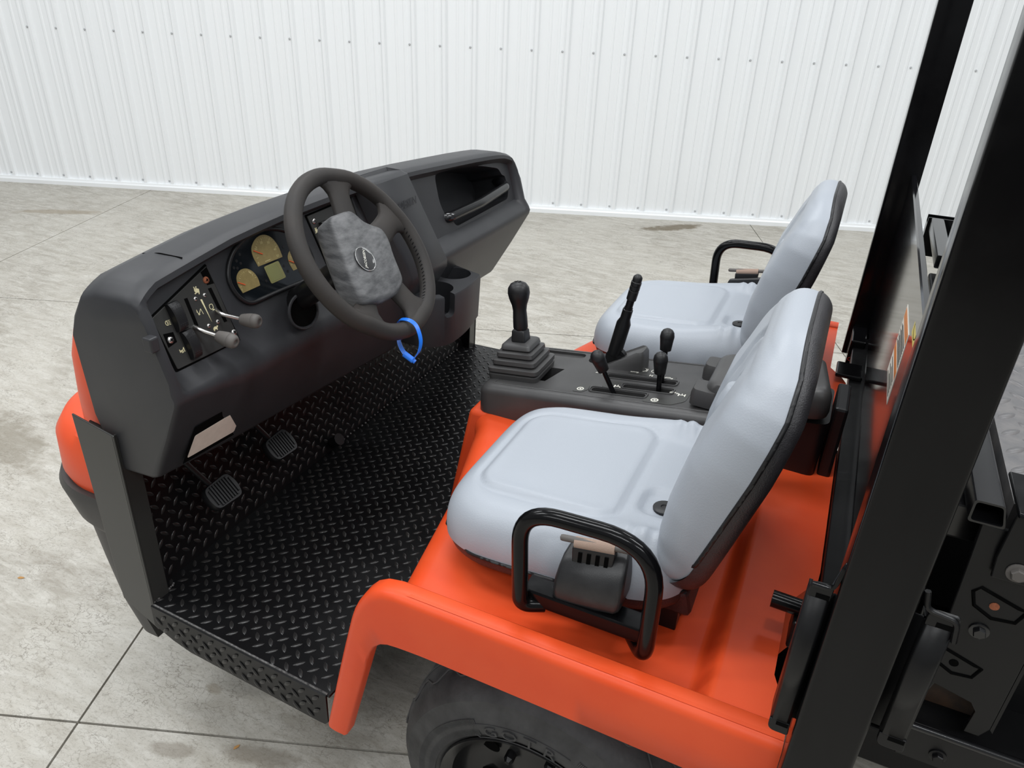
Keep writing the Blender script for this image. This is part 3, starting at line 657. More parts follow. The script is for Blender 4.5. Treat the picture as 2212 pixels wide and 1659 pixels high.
b = dial([(1.0160, 1.0863), (1.0188, 1.101), (1.0322, 1.1105), (1.0501, 1.1099), (1.065, 1.0988), (1.0718, 1.083), (1.0704, 1.0688), (1.0216, 1.0687)], 1.0440, 1.0830, 0.027, 0)
stroke(b, fp, [P2(1.0535, 1.1015), P2(1.0585, 1.0965)], 0.0026, 0.0003, hg+0.0004); text_into(b, fp, 'F', 1.0605, fz(1.0925), 0.007, 0, 0.0004, hg+0.0004); text_into(b, fp, 'E', 1.0225, fz(1.075), 0.006, 0, 0.0004, hg+0.0004); obj('dial_marks', b, 'dialprint', cluster, 0)
needle(1.0334, 1.0815, 0.0185, math.radians(148))
b = dial([(1.1660, 1.0863), (1.1688, 1.101), (1.1822, 1.1105), (1.2001, 1.1099), (1.215, 1.0988), (1.2218, 1.083), (1.2204, 1.0688), (1.1716, 1.0687)], 1.1940, 1.0830, 0.027, 0); obj('dial_marks', b, 'dialprint', cluster, 0)
needle(1.1834, 1.0815, 0.0185, math.radians(148))
b = B(); q = round_path([V(1.0955, fz(1.0985), 0), V(1.1393, fz(1.0990), 0), V(1.1458, fz(1.0628), 0), V(1.1008, fz(1.0625), 0)], 0.004, 4, True); flat(b, fp, [(p.x, p.y) for p in q], 0.0006, hg); obj('display', b, 'lcd', cluster, 0)
b = B(); q = round_path([V(1.0985, fz(1.0960), 0), V(1.1325, fz(1.0965), 0), V(1.1385, fz(1.0655), 0), V(1.1035, fz(1.0650), 0)], 0.003, 4, True); flat(b, fp, [(p.x, p.y) for p in q], 0.0003, hg+0.0006)
M['lcd2'] = mat('olive_display_window', (0.21, 0.215, 0.085), 0.25); obj('display_window', b, 'lcd2', cluster, 0)
b = B()
for y, z in ((1.022, 1.118), (1.034, 1.128), (1.047, 1.137), (1.030, 1.115), (1.042, 1.121), (1.158, 1.112), (1.166, 1.120), (1.150, 1.085), (1.156, 1.072), (1.09, 1.072)):
    b.lathe([(0.0032, 0), (0.0032, 0.0003), (0.0022, 0.0003)], fp(y, fz(z), hg), FN, 8)
obj('warning_lamps', b, 'black', cluster, 0)

# right switch panel beside the wheel
b = B(); q = round_path([V(1.262, fz(1.160), 0), V(1.425, fz(1.165), 0), V(1.437, fz(1.020), 0), V(1.288, fz(1.020), 0)], 0.003, 3, True); b.prism([fp(p.x, p.y, 0.001) for p in q], FN*0.0035)
rp = obj('key_panel', b, 'panel', car, 20, 0.0008)
b = B(); q = round_path([V(1.2585, fz(1.163), 0), V(1.429, fz(1.168), 0), V(1.441, fz(1.016), 0), V(1.2845, fz(1.016), 0)], 0.003, 3, True); b.prism([fp(p.x, p.y, 0.0) for p in q], FN*0.0018); obj('panel_recess', b, 'hole', rp, 0)
for y, z in ((1.2783, 1.1460), (1.4110, 1.1451)):
    b = B(); screw(b, fp, y, fz(z), 0.0068, c0); obj('screw', b, 'steel', rp, 50)
    b = B(); cross(b, fp, y, fz(z), 0.0068, c0); obj('screw_recesses', b, 'hole', rp, 0)
b = B(); hare(1.2774, 1.1260, 0.0050); flush(rp); tortoise(1.2813, 1.1110, 0.0040); flush(rp)
T = at(1.2850, 1.0940, 0.006); stroke(b, fp, T([(-1, .9), (-1, -1), (.2, -1)]), 0.0009, c=c1); stroke(b, fp, T([(-1, .9), (.1, .9)]), 0.0009, c=c1); stroke(b, fp, T([(-.4, 1.3), (-.4, .6)]), 0.0009, c=c1)
flush(rp)
rocker_parent = panel; panel = rp; rocker(1.302, 1.140, 1.305, 1.085, 0.0215, 1); panel = rocker_parent

# passenger grab bar in the glove opening, and the little hooks beside it
b = B(); b.tube(round_path([V(fx(1.035)-0.04, 1.800, 1.030), V(fx(1.035)+0.012, 1.812, 1.032), V(fx(1.035)+0.022, 1.99, 1.036), V(fx(1.045)+0.018, 2.19, 1.046), V(fx(1.045)-0.05, 2.235, 1.05)], 0.02, 5), 0.0150, 16); obj('grab_handle', b, 'glossup', car, 60)
b = B()
for y, z in ((2.2557, 1.0945), (2.2640, 1.012)):
    q = [fr_dash(y+0.0085*math.cos(a)+0.004*math.sin(a), fz(z-0.006)+0.014*math.sin(a), -0.0158) for a in [2*PI*k/14 for k in range(14)]]; b.prism(q, FN*0.003)
obj('trim_caps', b, 'dash', dash, 30)
b = B()
for y, z in ((2.2557, 1.0945), (2.2640, 1.012)): flat(b, fr_dash, [(y-0.004, fz(z+0.002)), (y+0.005, fz(z+0.002)), (y+0.005, fz(z-0.006)), (y-0.003, fz(z-0.006))], 0.0005, -0.0126)
obj('cap_slots', b, 'hole', dash, 0)

# cup holder tray
cz = 0.902; cup1 = (-0.954, 1.737, 0.047); cup2 = (-0.944, 1.612, 0.050)
outl = [V(-1.06, 1.530, 0), V(-1.06, 1.800, 0), V(-0.980, 1.802, 0), V(-0.884, 1.768, 0), V(-0.868, 1.66, 0), V(-0.878, 1.565, 0), V(-0.935, 1.525, 0)]
q = round_path(outl, [0, 0, .01, .008, .05, .05, .03], 5, True)
b = B(); b.rings([[V(lerp(p.x, -0.98, 0.04), lerp(p.y, 1.66, 0.05), interp(p.y, [1.53, 1.62, 1.80], [0.760, 0.766, 0.783])) for p in q], [V(p.x, p.y, cz-0.006) for p in q], [V(lerp(p.x, -0.95, 0.03), lerp(p.y, 1.64, 0.025), cz) for p in q]])
tray = obj('cup_holder', b, 'dash', car, 40)
cb = B()
for cxx, cyy, r in (cup1, cup2): cb.lathe([(r*0.90, -0.085), (r, -0.001), (r, 0.05)], V(cxx, cyy, cz), (0, 0, 1), 32)
cut(tray, cb)
cb = B(); nt = round_path([V(0, -0.018, 0.05), V(0, -0.018, -0.060), V(0, 0.018, -0.060), V(0, 0.018, 0.05)], [0, .016, .016, 0], 5)
nd = V(0.86, -0.42, 0).normalized(); ne = V(0.42, 0.86, 0)
cb.prism([V(cup2[0], cup2[1], cz)+ne*p.y+V(0, 0, p.z)+nd*0.02 for p in nt], nd*0.12); cut(tray, cb)

# pedals
def pedal(c, arm0):
    n = V(0.72, -0.05, 0.69).normalized(); fr = Frame(c, (0.03, 1, 0.04), n.cross(V(0.03, 1, 0.04))*1)
    if fr.n.dot(n) < 0: fr = Frame(c, (0.03, 1, 0.04), -(n.cross(V(0.03, 1, 0.04))))
    if fr.e2.z < 0: fr.e2 = -fr.e2
    fr.n = n
    b = B(); q = round_path([V(-0.040, -0.030, 0), V(0.036, -0.034, 0), V(0.044, 0.0, 0), V(0.036, 0.034, 0), V(-0.040, 0.030, 0), V(-0.046, 0, 0)], 0.014, 4, True)
    b.rings([[fr(p.x*k, p.y*k, h) for p in q] for k, h in ((0.93, -0.012), (1.0, -0.008), (1.0, 0.004), (0.93, 0.010))]); o = obj('foot_pedal', b, 'black', car, 40)
    for i in range(9):
        x = -0.030+0.0075*i; b = B(); l = 0.026 if 0 < i < 8 else 0.020
        b.rings([[fr(x-0.0026, -l, 0.0095), fr(x+0.0026, -l, 0.0095), fr(x+0.0026, l, 0.0095), fr(x-0.0026, l, 0.0095)], [fr(x-0.0018, -l+0.001, 0.0135), fr(x+0.0018, -l+0.001, 0.0135), fr(x+0.0018, l-0.001, 0.0135), fr(x-0.0018, l-0.001, 0.0135)]]); obj('pedal_rib', b, 'black', o, 0)
    b = B(); b.tube([V(*arm0), V(c[0]-0.02, c[1]-0.012, c[2]+0.02), V(c[0]-0.012, c[1], c[2])], 0.007, 8); obj('pedal_arm', b, 'black', o, 50)
pedal((-1.160, 0.998, 0.560), (-1.215, 0.895, 0.765)); pedal((-1.165, 1.205, 0.568), (-1.225, 1.09, 0.775))
b = B(); b.tube([V(-1.20, 1.45, 0.42), V(-1.185, 1.44, 0.44), V(-1.165, 1.44, 0.455)], [0.012, 0.016, 0.018], 10); obj('dimmer_stub', b, 'satin', toe, 40)

# ------------------------------------------------------------------ steering column and wheel
SC = V(-0.835, 1.161, 1.145); SN = V(0.7993, 0.0384, 0.5996).normalized()
a_ = V(-0.048, 0.999, 0).normalized(); sw = Frame(SC, a_, SN.cross(a_)); sw.n = SN
b = B(); b.lathe([(0.026, -0.30), (0.026, -0.045), (0.045, -0.040), (0.05, -0.02)], SC, SN, 24); obj('steering_column', b, 'satin', car, 40)
b = B(); rg = [(fx(1.0)+0.0335, 1.136+0.043*math.cos(2*PI*k/32), 1.0+0.034*math.sin(2*PI*k/32)) for k in range(32)]
b.tube([V(fx(z)+0.030+0.0015, y, z) for _, y, z in rg], 0.0035, 6, True); obj('column_ring', b, 'dash', dash, 60)
b = B(); b.prism([V(fx(z)+0.030, y, z) for _, y, z in rg], FN*0.0012); obj('column_opening', b, 'hole', dash, 0)
RM, RT = 0.1685, 0.0168
axis = math.radians(-30)
b = B(); n1, n2 = 72, 16; k0 = len(b.v)
for i in range(n1):
    t = 2*PI*i/n1; rel = (t-axis)
    sw_ = sum(math.exp(-((((rel-s+PI) % (2*PI))-PI)/0.16)**2) for s in (math.radians(47), -math.radians(47), math.radians(103), -math.radians(103)))
    rt = RT*(1+0.10*min(1, sw_))
    for j in range(n2):
        p = 2*PI*j/n2; r = RM+rt*math.cos(p)-0.004*min(1, sw_)
        b.v.append(tuple(sw(r*math.cos(t), r*math.sin(t), rt*math.sin(p))))
for i in range(n1):
    for j in range(n2):
        A = k0+i*n2+j; A2 = k0+i*n2+(j+1) % n2; D_ = k0+((i+1) % n1)*n2+j; D2 = k0+((i+1) % n1)*n2+(j+1) % n2; b.f.append((A, A2, D2, D_))
for s in (47, -47, 103, -103):
    ang = axis+math.radians(s); bend = math.radians(-6 if s > 0 else 6)*(1 if abs(s) < 60 else -1)
    R = []
    for k in range(11):
        t = k/10; r = lerp(0.055, RM-0.004, t); aa = ang+bend*(1-t)*0.8
        hw_ = lerp(0.031, 0.027, sstep(t, 0, 0.5))+0.036*sstep(t, 0.58, 1.0)**2; th = lerp(0.012, 0.0125, t); dz = lerp(-0.010, 0.0, t)
        c_ = V(r*math.cos(aa), r*math.sin(aa), dz); q = V(-math.sin(aa), math.cos(aa), 0)
        R.append([sw(*(c_+q*hw_*math.cos(p)+V(0, 0, 1)*th*math.sin(p))) for p in [2*PI*m/14 for m in range(14)]])
    b.rings(R)
wheel = obj('steering_wheel', b, 'wheelrubber', car, 60)
hubp = [(-0.055, 0.089), (0.014, 0.087), (0.024, 0.060), (0.045, 0.043), (0.071, 0.028), (0.069, 0.0), (0.053, -0.030), (0.035, -0.085), (0.0, -0.100), (-0.055, -0.098), (-0.112, -0.079), (-0.107, -0.045), (-0.090, 0.0), (-0.072, 0.048)]
hp = round_path([V(x, y, 0) for x, y in hubp], 0.014, 4, True)
b = B(); b.rings([[sw(p.x*k, p.y*k, h) for p in hp] for k, h in ((0.80, -0.045), (0.98, -0.026), (1.0, -0.006), (1.0, 0.010), (0.97, 0.0165), (0.90, 0.020), (0.60, 0.0235), (0.3, 0.0245), (0.02, 0.0245))])
obj('hub_cover', b, 'hub', wheel, 50, label='scuffed grey hub cover')
er = 0.0245; ec = (-0.0450, -0.0115)
b = B(); b.lathe([(er, -0.002), (er, 0.0022), (er-0.002, 0.0026), (0.0001, 0.0028)], sw(ec[0], ec[1], 0.0235), SN, 32); obj('hub_emblem', b, 'emblem', wheel, 30, label='round dark emblem')
b = B(); fe = Frame(sw(ec[0], ec[1], 0.0263), sw.e1, sw.e2); fe.n = SN
b.tube([fe(er*math.cos(2*PI*k/40), er*math.sin(2*PI*k/40), -0.0004) for k in range(40)], 0.0007, 6, True)
# bright chips around the emblem: crescent at upper right and a small flake
crs = arc_pts(0, 0, er*0.95, 0.1, 1.15, 10); inn = [(x*0.70+0.002, y*0.72+0.004) for x, y in reversed(arc_pts(0, 0, er*0.95, 0.3, 1.15, 10))]; flat(b, fe, crs+inn, 0.0003)
flat(b, fe, [(0.014, -0.010), (0.020, -0.006), (0.018, -0.014), (0.012, -0.014)], 0.0003)
obj('emblem_foil', b, 'silver', wheel, 0)
b = B(); text_into(b, fe, 'JACOBSEN', -0.0015, 0.0008, 0.0082, math.radians(55.7), 0.0004, 0.0001, 0, 1.0); obj('emblem_lettering', b, 'white', wheel, 0)
# stitching along the far side of the rim
b = B()
for k in range(34):
    t = lerp(math.radians(28), math.radians(-78), k/33); c_, d_ = math.cos(t), math.sin(t)
    r0 = RM-RT*0.90; pts = [sw((r0)*c_-d_*0.0018, r0*d_+c_*0.0018, 0.0085), sw((r0-0.0012)*c_, (r0-0.0012)*d_, 0.0055), sw(r0*c_+d_*0.0018, r0*d_-c_*0.0018, 0.001)]
    b.tube(pts, 0.0011, 5)
obj('rim_stitching', b, 'black', wheel, 60)
# ------------------------------------------------------------------ console between the seats
def conz(x): return 0.775+0.12*(x+0.66)
y0, y1 = 1.408, 1.672
def cons_ring(k, dz, x0, x1, r):
    q = round_path([V(x0-k, y0-k, 0), V(x0-k, y1+k, 0), V(x1, y1+k, 0), V(x1, y0-k, 0)], r, 5, True); return [V(p.x, p.y, conz(p.x)+dz) for p in q]
b = B(); R = []
q = round_path([V(-0.706, y0-0.008, 0), V(-0.706, y1+0.008, 0), V(-0.08, y1+0.008, 0), V(-0.08, y0-0.008, 0)], .03, 5, True)
R.append([V(p.x, p.y, interp(p.x, [-0.71, -0.62, -0.08], [0.700, 0.700, 0.695])) for p in q])
R.append([V(p.x, p.y, conz(p.x)-0.020) for p in q])
for k in (1, 2, 3, 4):
    a = PI/2*k/4; s = 0.008-0.022*(1-math.cos(a)); R.append(cons_ring(s, -0.020+0.020*math.sin(a), -0.698, -0.085, 0.028))
b.rings(R); console = obj('centre_console', b, 'console', car, 42)
def on_con(x, y, h=0.0): return V(x-0.12*h, y, conz(x)+h)
fc = Frame((-0.4, 1.53, conz(-0.4)), (1, 0, 0.12), (0, 1, 0))
def CX(x, y): return ((x+0.4)*1.0072, y-1.53)
cb = B()
def slot(xa, xb, yc, wd, depth):
    q = round_path([V(*CX(xa, yc-wd/2), 0), V(*CX(xb, yc-wd/2), 0), V(*CX(xb, yc+wd/2), 0), V(*CX(xa, yc+wd/2), 0)], wd*0.48, 4, True)
    cb.prism([fc(p.x, p.y, -depth) for p in q], fc.n*(depth+0.02)); return q
sl = [slot(-0.438, -0.312, 1.459, 0.019, 0.05), slot(-0.374, -0.260, 1.496, 0.019, 0.05), slot(-0.428, -0.262, 1.540, 0.019, 0.05)]
slot(-0.500, -0.43, 1.622, 0.05, 0.05)
cut(console, cb); cb = B(); slot(-0.645, -0.515, 1.632, 0.030, 0.007); cut(console, cb)
cb = B(); cb.prism([on_con(-0.70, 1.468, -0.06) if 0 else on_con(-0.675, 1.468, -0.06), on_con(-0.566, 1.468, -0.06), on_con(-0.545, 1.545, -0.06), on_con(-0.675, 1.545, -0.06)], (0, 0, 0.1)); cut(console, cb)
b = B()
for q in sl: b.tube([fc(p.x*1.0, p.y, 0.0005) for p in [V(v.x+(0.004 if v.x > sum(u.x for u in q)/len(q) else -0.004), v.y+(0.004 if v.y > sum(u.y for u in q)/len(q) else -0.004), 0) for v in q]], 0.0022, 6, True)
obj('slot_rims', b, 'console', console, 60)
b = B(); rp_ = round_path([V(-0.672, y0+0.016, 0), V(-0.672, y1-0.016, 0), V(-0.15, y1-0.016, 0)], 0.02, 5); b.tube([V(p.x, p.y, conz(p.x)) for p in rp_], 0.0016, 6); b.tube([V(-0.672, y0+0.016, conz(-0.672)), V(-0.11, y0+0.016, conz(-0.11))], 0.0016, 6); obj('console_bead', b, 'console', console, 60)
# icon plates and symbols
b = B()
def plate(pts, r=0.004):
    b = B(); q = round_path([V(*CX(x, y), 0) for x, y in pts], r, 3, True); flat(b, fc, [(p.x, p.y) for p in q], 0.0007, 0.0001); obj('icon_plate', b, 'panel', console, 0)
plate([(-0.478, 1.436), (-0.455, 1.436), (-0.445, 1.452), (-0.448, 1.478), (-0.470, 1.470)]); plate([(-0.395, 1.475), (-0.378, 1.475), (-0.378, 1.512), (-0.420, 1.512), (-0.420, 1.478)])
plate([(-0.385, 1.566), (-0.268, 1.553), (-0.268, 1.575), (-0.305, 1.580), (-0.325, 1.605), (-0.37, 1.605)]); plate([(-0.312, 1.430), (-0.250, 1.430), (-0.222, 1.455), (-0.218, 1.505), (-0.245, 1.505), (-0.250, 1.462), (-0.312, 1.455)], 0.008)
ci = 0.0008
def gear(x, y, r):
    u, v = CX(x, y)
    for k in range(14):
        a = 2*PI*k/14; stroke(b, fc, [(u+r*0.72*math.cos(a), v+r*0.72*math.sin(a)), (u+r*math.cos(a), v+r*math.sin(a))], r*0.24, 0.0004, ci)
    stroke(b, fc, [(u+r*0.72*c, v+r*0.72*s_) for c, s_ in [(math.cos(2*PI*k/18), math.sin(2*PI*k/18)) for k in range(19)]], r*0.16, 0.0004, ci)
    flat(b, fc, [(u-r*.35, v-r*.1), (u+r*.1, v-r*.35), (u+r*.4, v+r*.1), (u-r*.05, v+r*.35)], 0.0004, ci)
def axle(x, y, s):
    T = lambda pts: [(CX(x, y)[0]+s*p, CX(x, y)[1]+s*q) for p, q in pts]
    stroke(b, fc, T([(-1, 0), (1, 0)]), s*.3, 0.0004, ci)
    for k in (-1, 1): stroke(b, fc, T([(k, -.8), (k, .8)]), s*.35, 0.0004, ci)
    stroke(b, fc, T([(0, 0), (0, 1.0)]), s*.25, 0.0004, ci)
def cs(): flush(console, 'printed_symbol', 'white')
b = B(); gear(-0.463, 1.4515, 0.0085); cs(); gear(-0.287, 1.444, 0.0088); cs(); axle(-0.385, 1.487, 0.007); cs(); axle(-0.236, 1.484, 0.007); cs()
text_into(b, fc, 'P', *CX(-0.355, 1.592), 0.015, 0, 0.0005, ci); u, v = CX(-0.355, 1.592); stroke(b, fc, arc_pts(u, v, 0.0095, 0, 2*PI, 20), 0.0012, 0.0004, ci)
for s_ in (1, -1): stroke(b, fc, arc_pts(u, v, 0.0125, (0 if s_ > 0 else PI)-0.7, (0 if s_ > 0 else PI)+0.7, 6), 0.0012, 0.0004, ci)
cs(); text_into(b, fc, 'N', *CX(-0.327, 1.564), 0.012, 0, 0.0005, ci); u, v = CX(-0.325, 1.590); stroke(b, fc, arc_pts(u, v, 0.008, 0, 2*PI, 12), 0.0012, 0.0004, ci)
for x, y in ((-0.370, 1.574), (-0.285, 1.562), (-0.448, 1.545), (-0.255, 1.490)):
    cs(); u, v = CX(x, y); stroke(b, fc, [(u-.010, v), (u+.010, v+.001)], 0.0014, 0.0004, ci); stroke(b, fc, [(u-.010, v), (u-.006, v+.005), (u+.003, v+.005), (u+.004, v)], 0.0010, 0.0004, ci); stroke(b, fc, [(u+.006, v-.004), (u+.010, v)], 0.0010, 0.0004, ci)
cs()
# gear lever with ribbed boot
b = B(); bc = V(-0.636, 1.507, 0); R = []
tiers = [(0.064, 0.000), (0.066, 0.012), (0.060, 0.0145), (0.066, 0.018), (0.066, 0.027), (0.052, 0.030), (0.057, 0.034), (0.056, 0.043), (0.043, 0.046), (0.048, 0.050), (0.047, 0.059), (0.035, 0.062), (0.039, 0.066), (0.037, 0.075), (0.033, 0.078)]
for s, h in tiers:
    c_ = bc+V(-0.012*h/0.078, 0.012*h/0.078, 0); q = round_path([V(-s, -s*0.95, 0), V(s, -s*0.95, 0), V(s, s*0.95, 0), V(-s, s*0.95, 0)], s*0.22, 4, True)
    R.append([V(c_.x+p.x, c_.y+p.y, conz(c_.x+p.x)+h) for p in q])
b.rings(R); boot = obj('gear_lever', b, 'console', car, 45)
zt = conz(-0.648)+0.078
b = B(); R = []
for s, h in ((0.0185, 0), (0.0165, 0.026), (0.013, 0.030)):
    R.append([V(-0.648+p.x-0.003*h/0.03, 1.52+p.y, zt+h) for p in round_path([V(-s, -s, 0), V(s, -s, 0), V(s, s, 0), V(-s, s, 0)], s*0.2, 3, True)])
b.rings(R); obj('boot_collar', b, 'black', boot, 40)
b = B(); b.lathe([(0.010, -0.006), (0.0165, 0.0), (0.018, 0.006), (0.0175, 0.03), (0.0165, 0.048), (0.0185, 0.062), (0.024, 0.078), (0.0268, 0.092), (0.0255, 0.104), (0.019, 0.114), (0.010, 0.1185), (0.0001, 0.1195)], V(-0.651, 1.522, zt+0.028), V(-0.115, 0.03, 1), 28); obj('lever_knob', b, 'black', boot, 60)
kn = Frame(V(-0.651, 1.522, zt+0.028)+V(-0.115, 0.03, 1).normalized()*0.1192, (1, 0, 0.115), (0, 1, -0.03))
b = B(); stroke(b, kn, [(-0.010, 0.0), (0.008, 0.0)], 0.0012, 0.0006, -0.0002); stroke(b, kn, [(-0.004, -0.006), (-0.004, 0.006)], 0.0012, 0.0006, -0.0002); stroke(b, kn, [(0.004, -0.006), (0.004, 0.006)], 0.0012, 0.0006, -0.0002); obj('shift_pattern', b, 'hole', boot, 0)
# parking brake
b = B(); q0 = [V(-0.465, 1.580, 0), V(-0.352, 1.574, 0), V(-0.348, 1.634, 0), V(-0.462, 1.640, 0)]
qb = round_path(q0, [.006, .016, .016, .006], 5, True); R = []
for k, h in ((1.0, -0.002), (0.97, 0.02), (0.93, 0.040), (0.82, 0.048)):
    R.append([V(lerp(-0.40, p.x, k), lerp(1.607, p.y, k), conz(p.x)+h*sstep(p.x, -0.475, -0.385)) for p in qb])
b.rings(R); pbk = obj('parking_brake', b, 'console', car, 40)
br0, br1 = V(-0.434, 1.607, 0.832), V(-0.397, 1.607, 1.043); bd = (br1-br0); L = bd.length
b = B(); b.lathe([(0.0175, 0.0), (0.0175, 0.085), (0.0125, 0.098), (0.0125, 0.122), (0.0105, 0.123), (0.0105, 0.128)], br0, bd, 20); obj('brake_lever', b, 'satin', pbk, 40)
b = B(); b.lathe([(0.0092, 0.12), (0.0092, 0.15)], br0, bd, 16); obj('lever_shaft', b, 'satin', pbk, 40)
b = B(); pr_ = [(0.0095, 0.147), (0.0118, 0.149), (0.0120, 0.172), (0.0105, 0.173), (0.0105, 0.1745), (0.0122, 0.1755), (0.0122, 0.1835), (0.0108, 0.184), (0.0108, 0.186), (0.0123, 0.187), (0.0123, 0.195), (0.0110, 0.196), (0.0112, 0.2), (0.0108, 0.207), (0.006, 0.2125), (0.0001, 0.2135)]
b.lathe(pr_, br0, bd, 20); obj('lever_grip', b, 'black', pbk, 40)
b = B(); b.lathe([(0.026, -0.008), (0.026, 0.008)], V(-0.428, 1.607, 0.822), (0, 1, 0), 20); b.lathe([(0.007, -0.011), (0.007, 0.011)], V(-0.418, 1.605, 0.826), (0, 1, 0), 10); obj('ratchet_plate', b, 'satin', pbk, 40)
# three knobbed hydraulic levers
def small_lever(base, top, tipz):
    b = B(); b0, t = V(*base), V(*top); d = (t-b0)
    b.tube([b0-d*0.15, t], 0.0058, 10); o = obj('control_lever', b, 'gloss', car, 50)
    dn = d.normalized(); b = B(); b.lathe([(0.0095, -0.002), (0.0128, 0.0), (0.0152, 0.022), (0.0162, 0.029), (0.0165, 0.030), (0.0165, 0.034), (0.0150, 0.042), (0.0105, 0.0485), (0.004, 0.0515), (0.0001, 0.052)], t-dn*0.006, dn, 24); obj('lever_knob', b, 'black', o, 60)
small_lever((-0.381, 1.452, 0.805), (-0.4135, 1.445, 0.868), 0); small_lever((-0.291, 1.497, 0.812), (-0.2955, 1.500, 0.866), 0); small_lever((-0.297, 1.543, 0.812), (-0.302, 1.561, 0.897), 0)

# storage box with lid at the rear of the console
b = B(); R = []
q = round_path([V(-0.185, 1.432, 0), V(0.070, 1.418, 0), V(0.070, 1.595, 0), V(-0.185, 1.620, 0)], .022, 5, True)
R = [[V(lerp(-0.05, p.x, 0.97), lerp(1.53, p.y, 0.97), 0.685) for p in q], [V(p.x, p.y, interp(p.x, [-0.19, 0.09], [0.832, 0.875])) for p in q]]
b.rings(R); sbox = obj('storage_box', b, 'black', car, 40)
b = B(); q = round_path([V(-0.185, 1.440, 0), V(0.066, 1.408, 0), V(0.040, 1.600, 0), V(-0.185, 1.622, 0)], .035, 6, True); R = []
for k, h in ((1.0, 0.0), (1.015, 0.010), (1.0, 0.040), (0.95, 0.055), (0.86, 0.060)): R.append([V(lerp(-0.07, p.x, k), lerp(1.53, p.y, k), interp(p.x, [-0.21, 0.07], [0.826, 0.888])+h) for p in q])
b.rings(R); lid = obj('box_lid', b, 'console', sbox, 45)
b = B()
for yy in (1.462, 1.592):
    q = round_path([V(-0.212, yy-0.03, 0), V(-0.15, yy-0.035, 0), V(-0.15, yy+0.035, 0), V(-0.212, yy+0.03, 0)], .014, 4, True)
    b = B(); b.rings([[V(p.x, p.y, 0.838) for p in q], [V(p.x, p.y, 0.862) for p in q], [V(lerp(-0.19, p.x, .8), lerp(yy, p.y, .85), 0.874) for p in q]]); obj('lid_lug', b, 'console', sbox, 45)
b = B(); b.box((0.072, 1.435, 0.735), (0.098, 1.56, 0.905)); obj('box_hinge', b, 'black', sbox, 0, 0.006)

# ------------------------------------------------------------------ seats
def pad_grid(fr, u0, u1, hw, n_end, T, r, contour, bend=None, nu=64, nv=48, pw=2.3):
    """upholstered pad: outline from the half-width function, edges rolled over, contour added on top"""
    mid, hf = (u0+u1)/2, (u1-u0)/2
    tt = np.sin(np.linspace(-PI/2, PI/2, nu)); tt = np.sign(tt)*np.minimum(np.abs(tt), 0.99999)
    us = mid+hf*tt; hv = np.array([hw(u) for u in us])*(1-np.abs(tt)**n_end)**(1/n_end)
    bb_ = np.sin(np.linspace(-PI/2, PI/2, nv))
    U = np.repeat(us[:, None], nv, 1); Vv = hv[:, None]*bb_[None, :]
    fine = np.sin(np.linspace(-PI/2, PI/2, 240)); fu = mid+hf*fine; fh = np.array([hw(u) for u in fu])*(1-np.minimum(1, np.abs(fine))**n_end)**(1/n_end)
    def dens(fu, fv, st=0.0015):
        o = []
        for a0, b0, a1, b1 in zip(fu[:-1], fv[:-1], fu[1:], fv[1:]):
            n = max(1, int(math.hypot(a1-a0, b1-b0)/st)); t = np.arange(n)/n; o.append(np.stack([a0+(a1-a0)*t, b0+(b1-b0)*t], 1))
        return np.concatenate(o)
    full_u = np.concatenate([fu, fu[::-1]]); full_v = np.concatenate([fh, -fh[::-1]])
    A0 = np.stack([full_u[:-1], full_v[:-1]], 1); A1 = np.stack([full_u[1:], full_v[1:]], 1); dv = A1-A0; l2 = np.maximum((dv**2).sum(1), 1e-12)
    Pt = np.stack([U.ravel(), Vv.ravel()], 1); tq = np.clip(((Pt[:, None, :]-A0[None])*dv[None]).sum(-1)/l2, 0, 1)
    D_ = np.sqrt(((Pt[:, None, :]-A0[None]-tq[..., None]*dv[None])**2).sum(-1).min(1)).reshape(U.shape)
    D_[:, 0] = 0; D_[:, -1] = 0; D_[0, :] = 0; D_[-1, :] = 0
    G = []
    for i in range(nu):
        row = []
        for j in range(nv):
            d = min(D_[i, j]/r, 1); e = (1-(1-d)**pw)**(1/pw)
            h = (T(U[i, j]) if callable(T) else T)*e
            if contour: h += contour(U[i, j], Vv[i, j])*sstep(D_[i, j], 0.0, r)
            row.append(fr(U[i, j], Vv[i, j], h+(bend(U[i, j]) if bend else 0)))
        G.append(row)
    e_ = dens(full_u, full_v, 0.006); edge = [(p[0], p[1]) for p in e_]
    edge = [edge[0]]+[q for p, q in zip(edge[:-1], edge[1:]) if math.hypot(p[0]-q[0], p[1]-q[1]) > 0.0025]
    return G, edge
def rrect_d(u, v, u0, u1, hw0, hw1, r):     # signed distance to a rounded trapezoid lying along u
    t = (u-u0)/(u1-u0); hw = lerp(hw0, hw1, min(1, max(0, t)))
    qx = max(u0+r-u, u-u1+r); qy = abs(v)-hw+r
    return math.hypot(max(qx, 0), max(qy, 0))+min(max(qx, qy), 0)-r
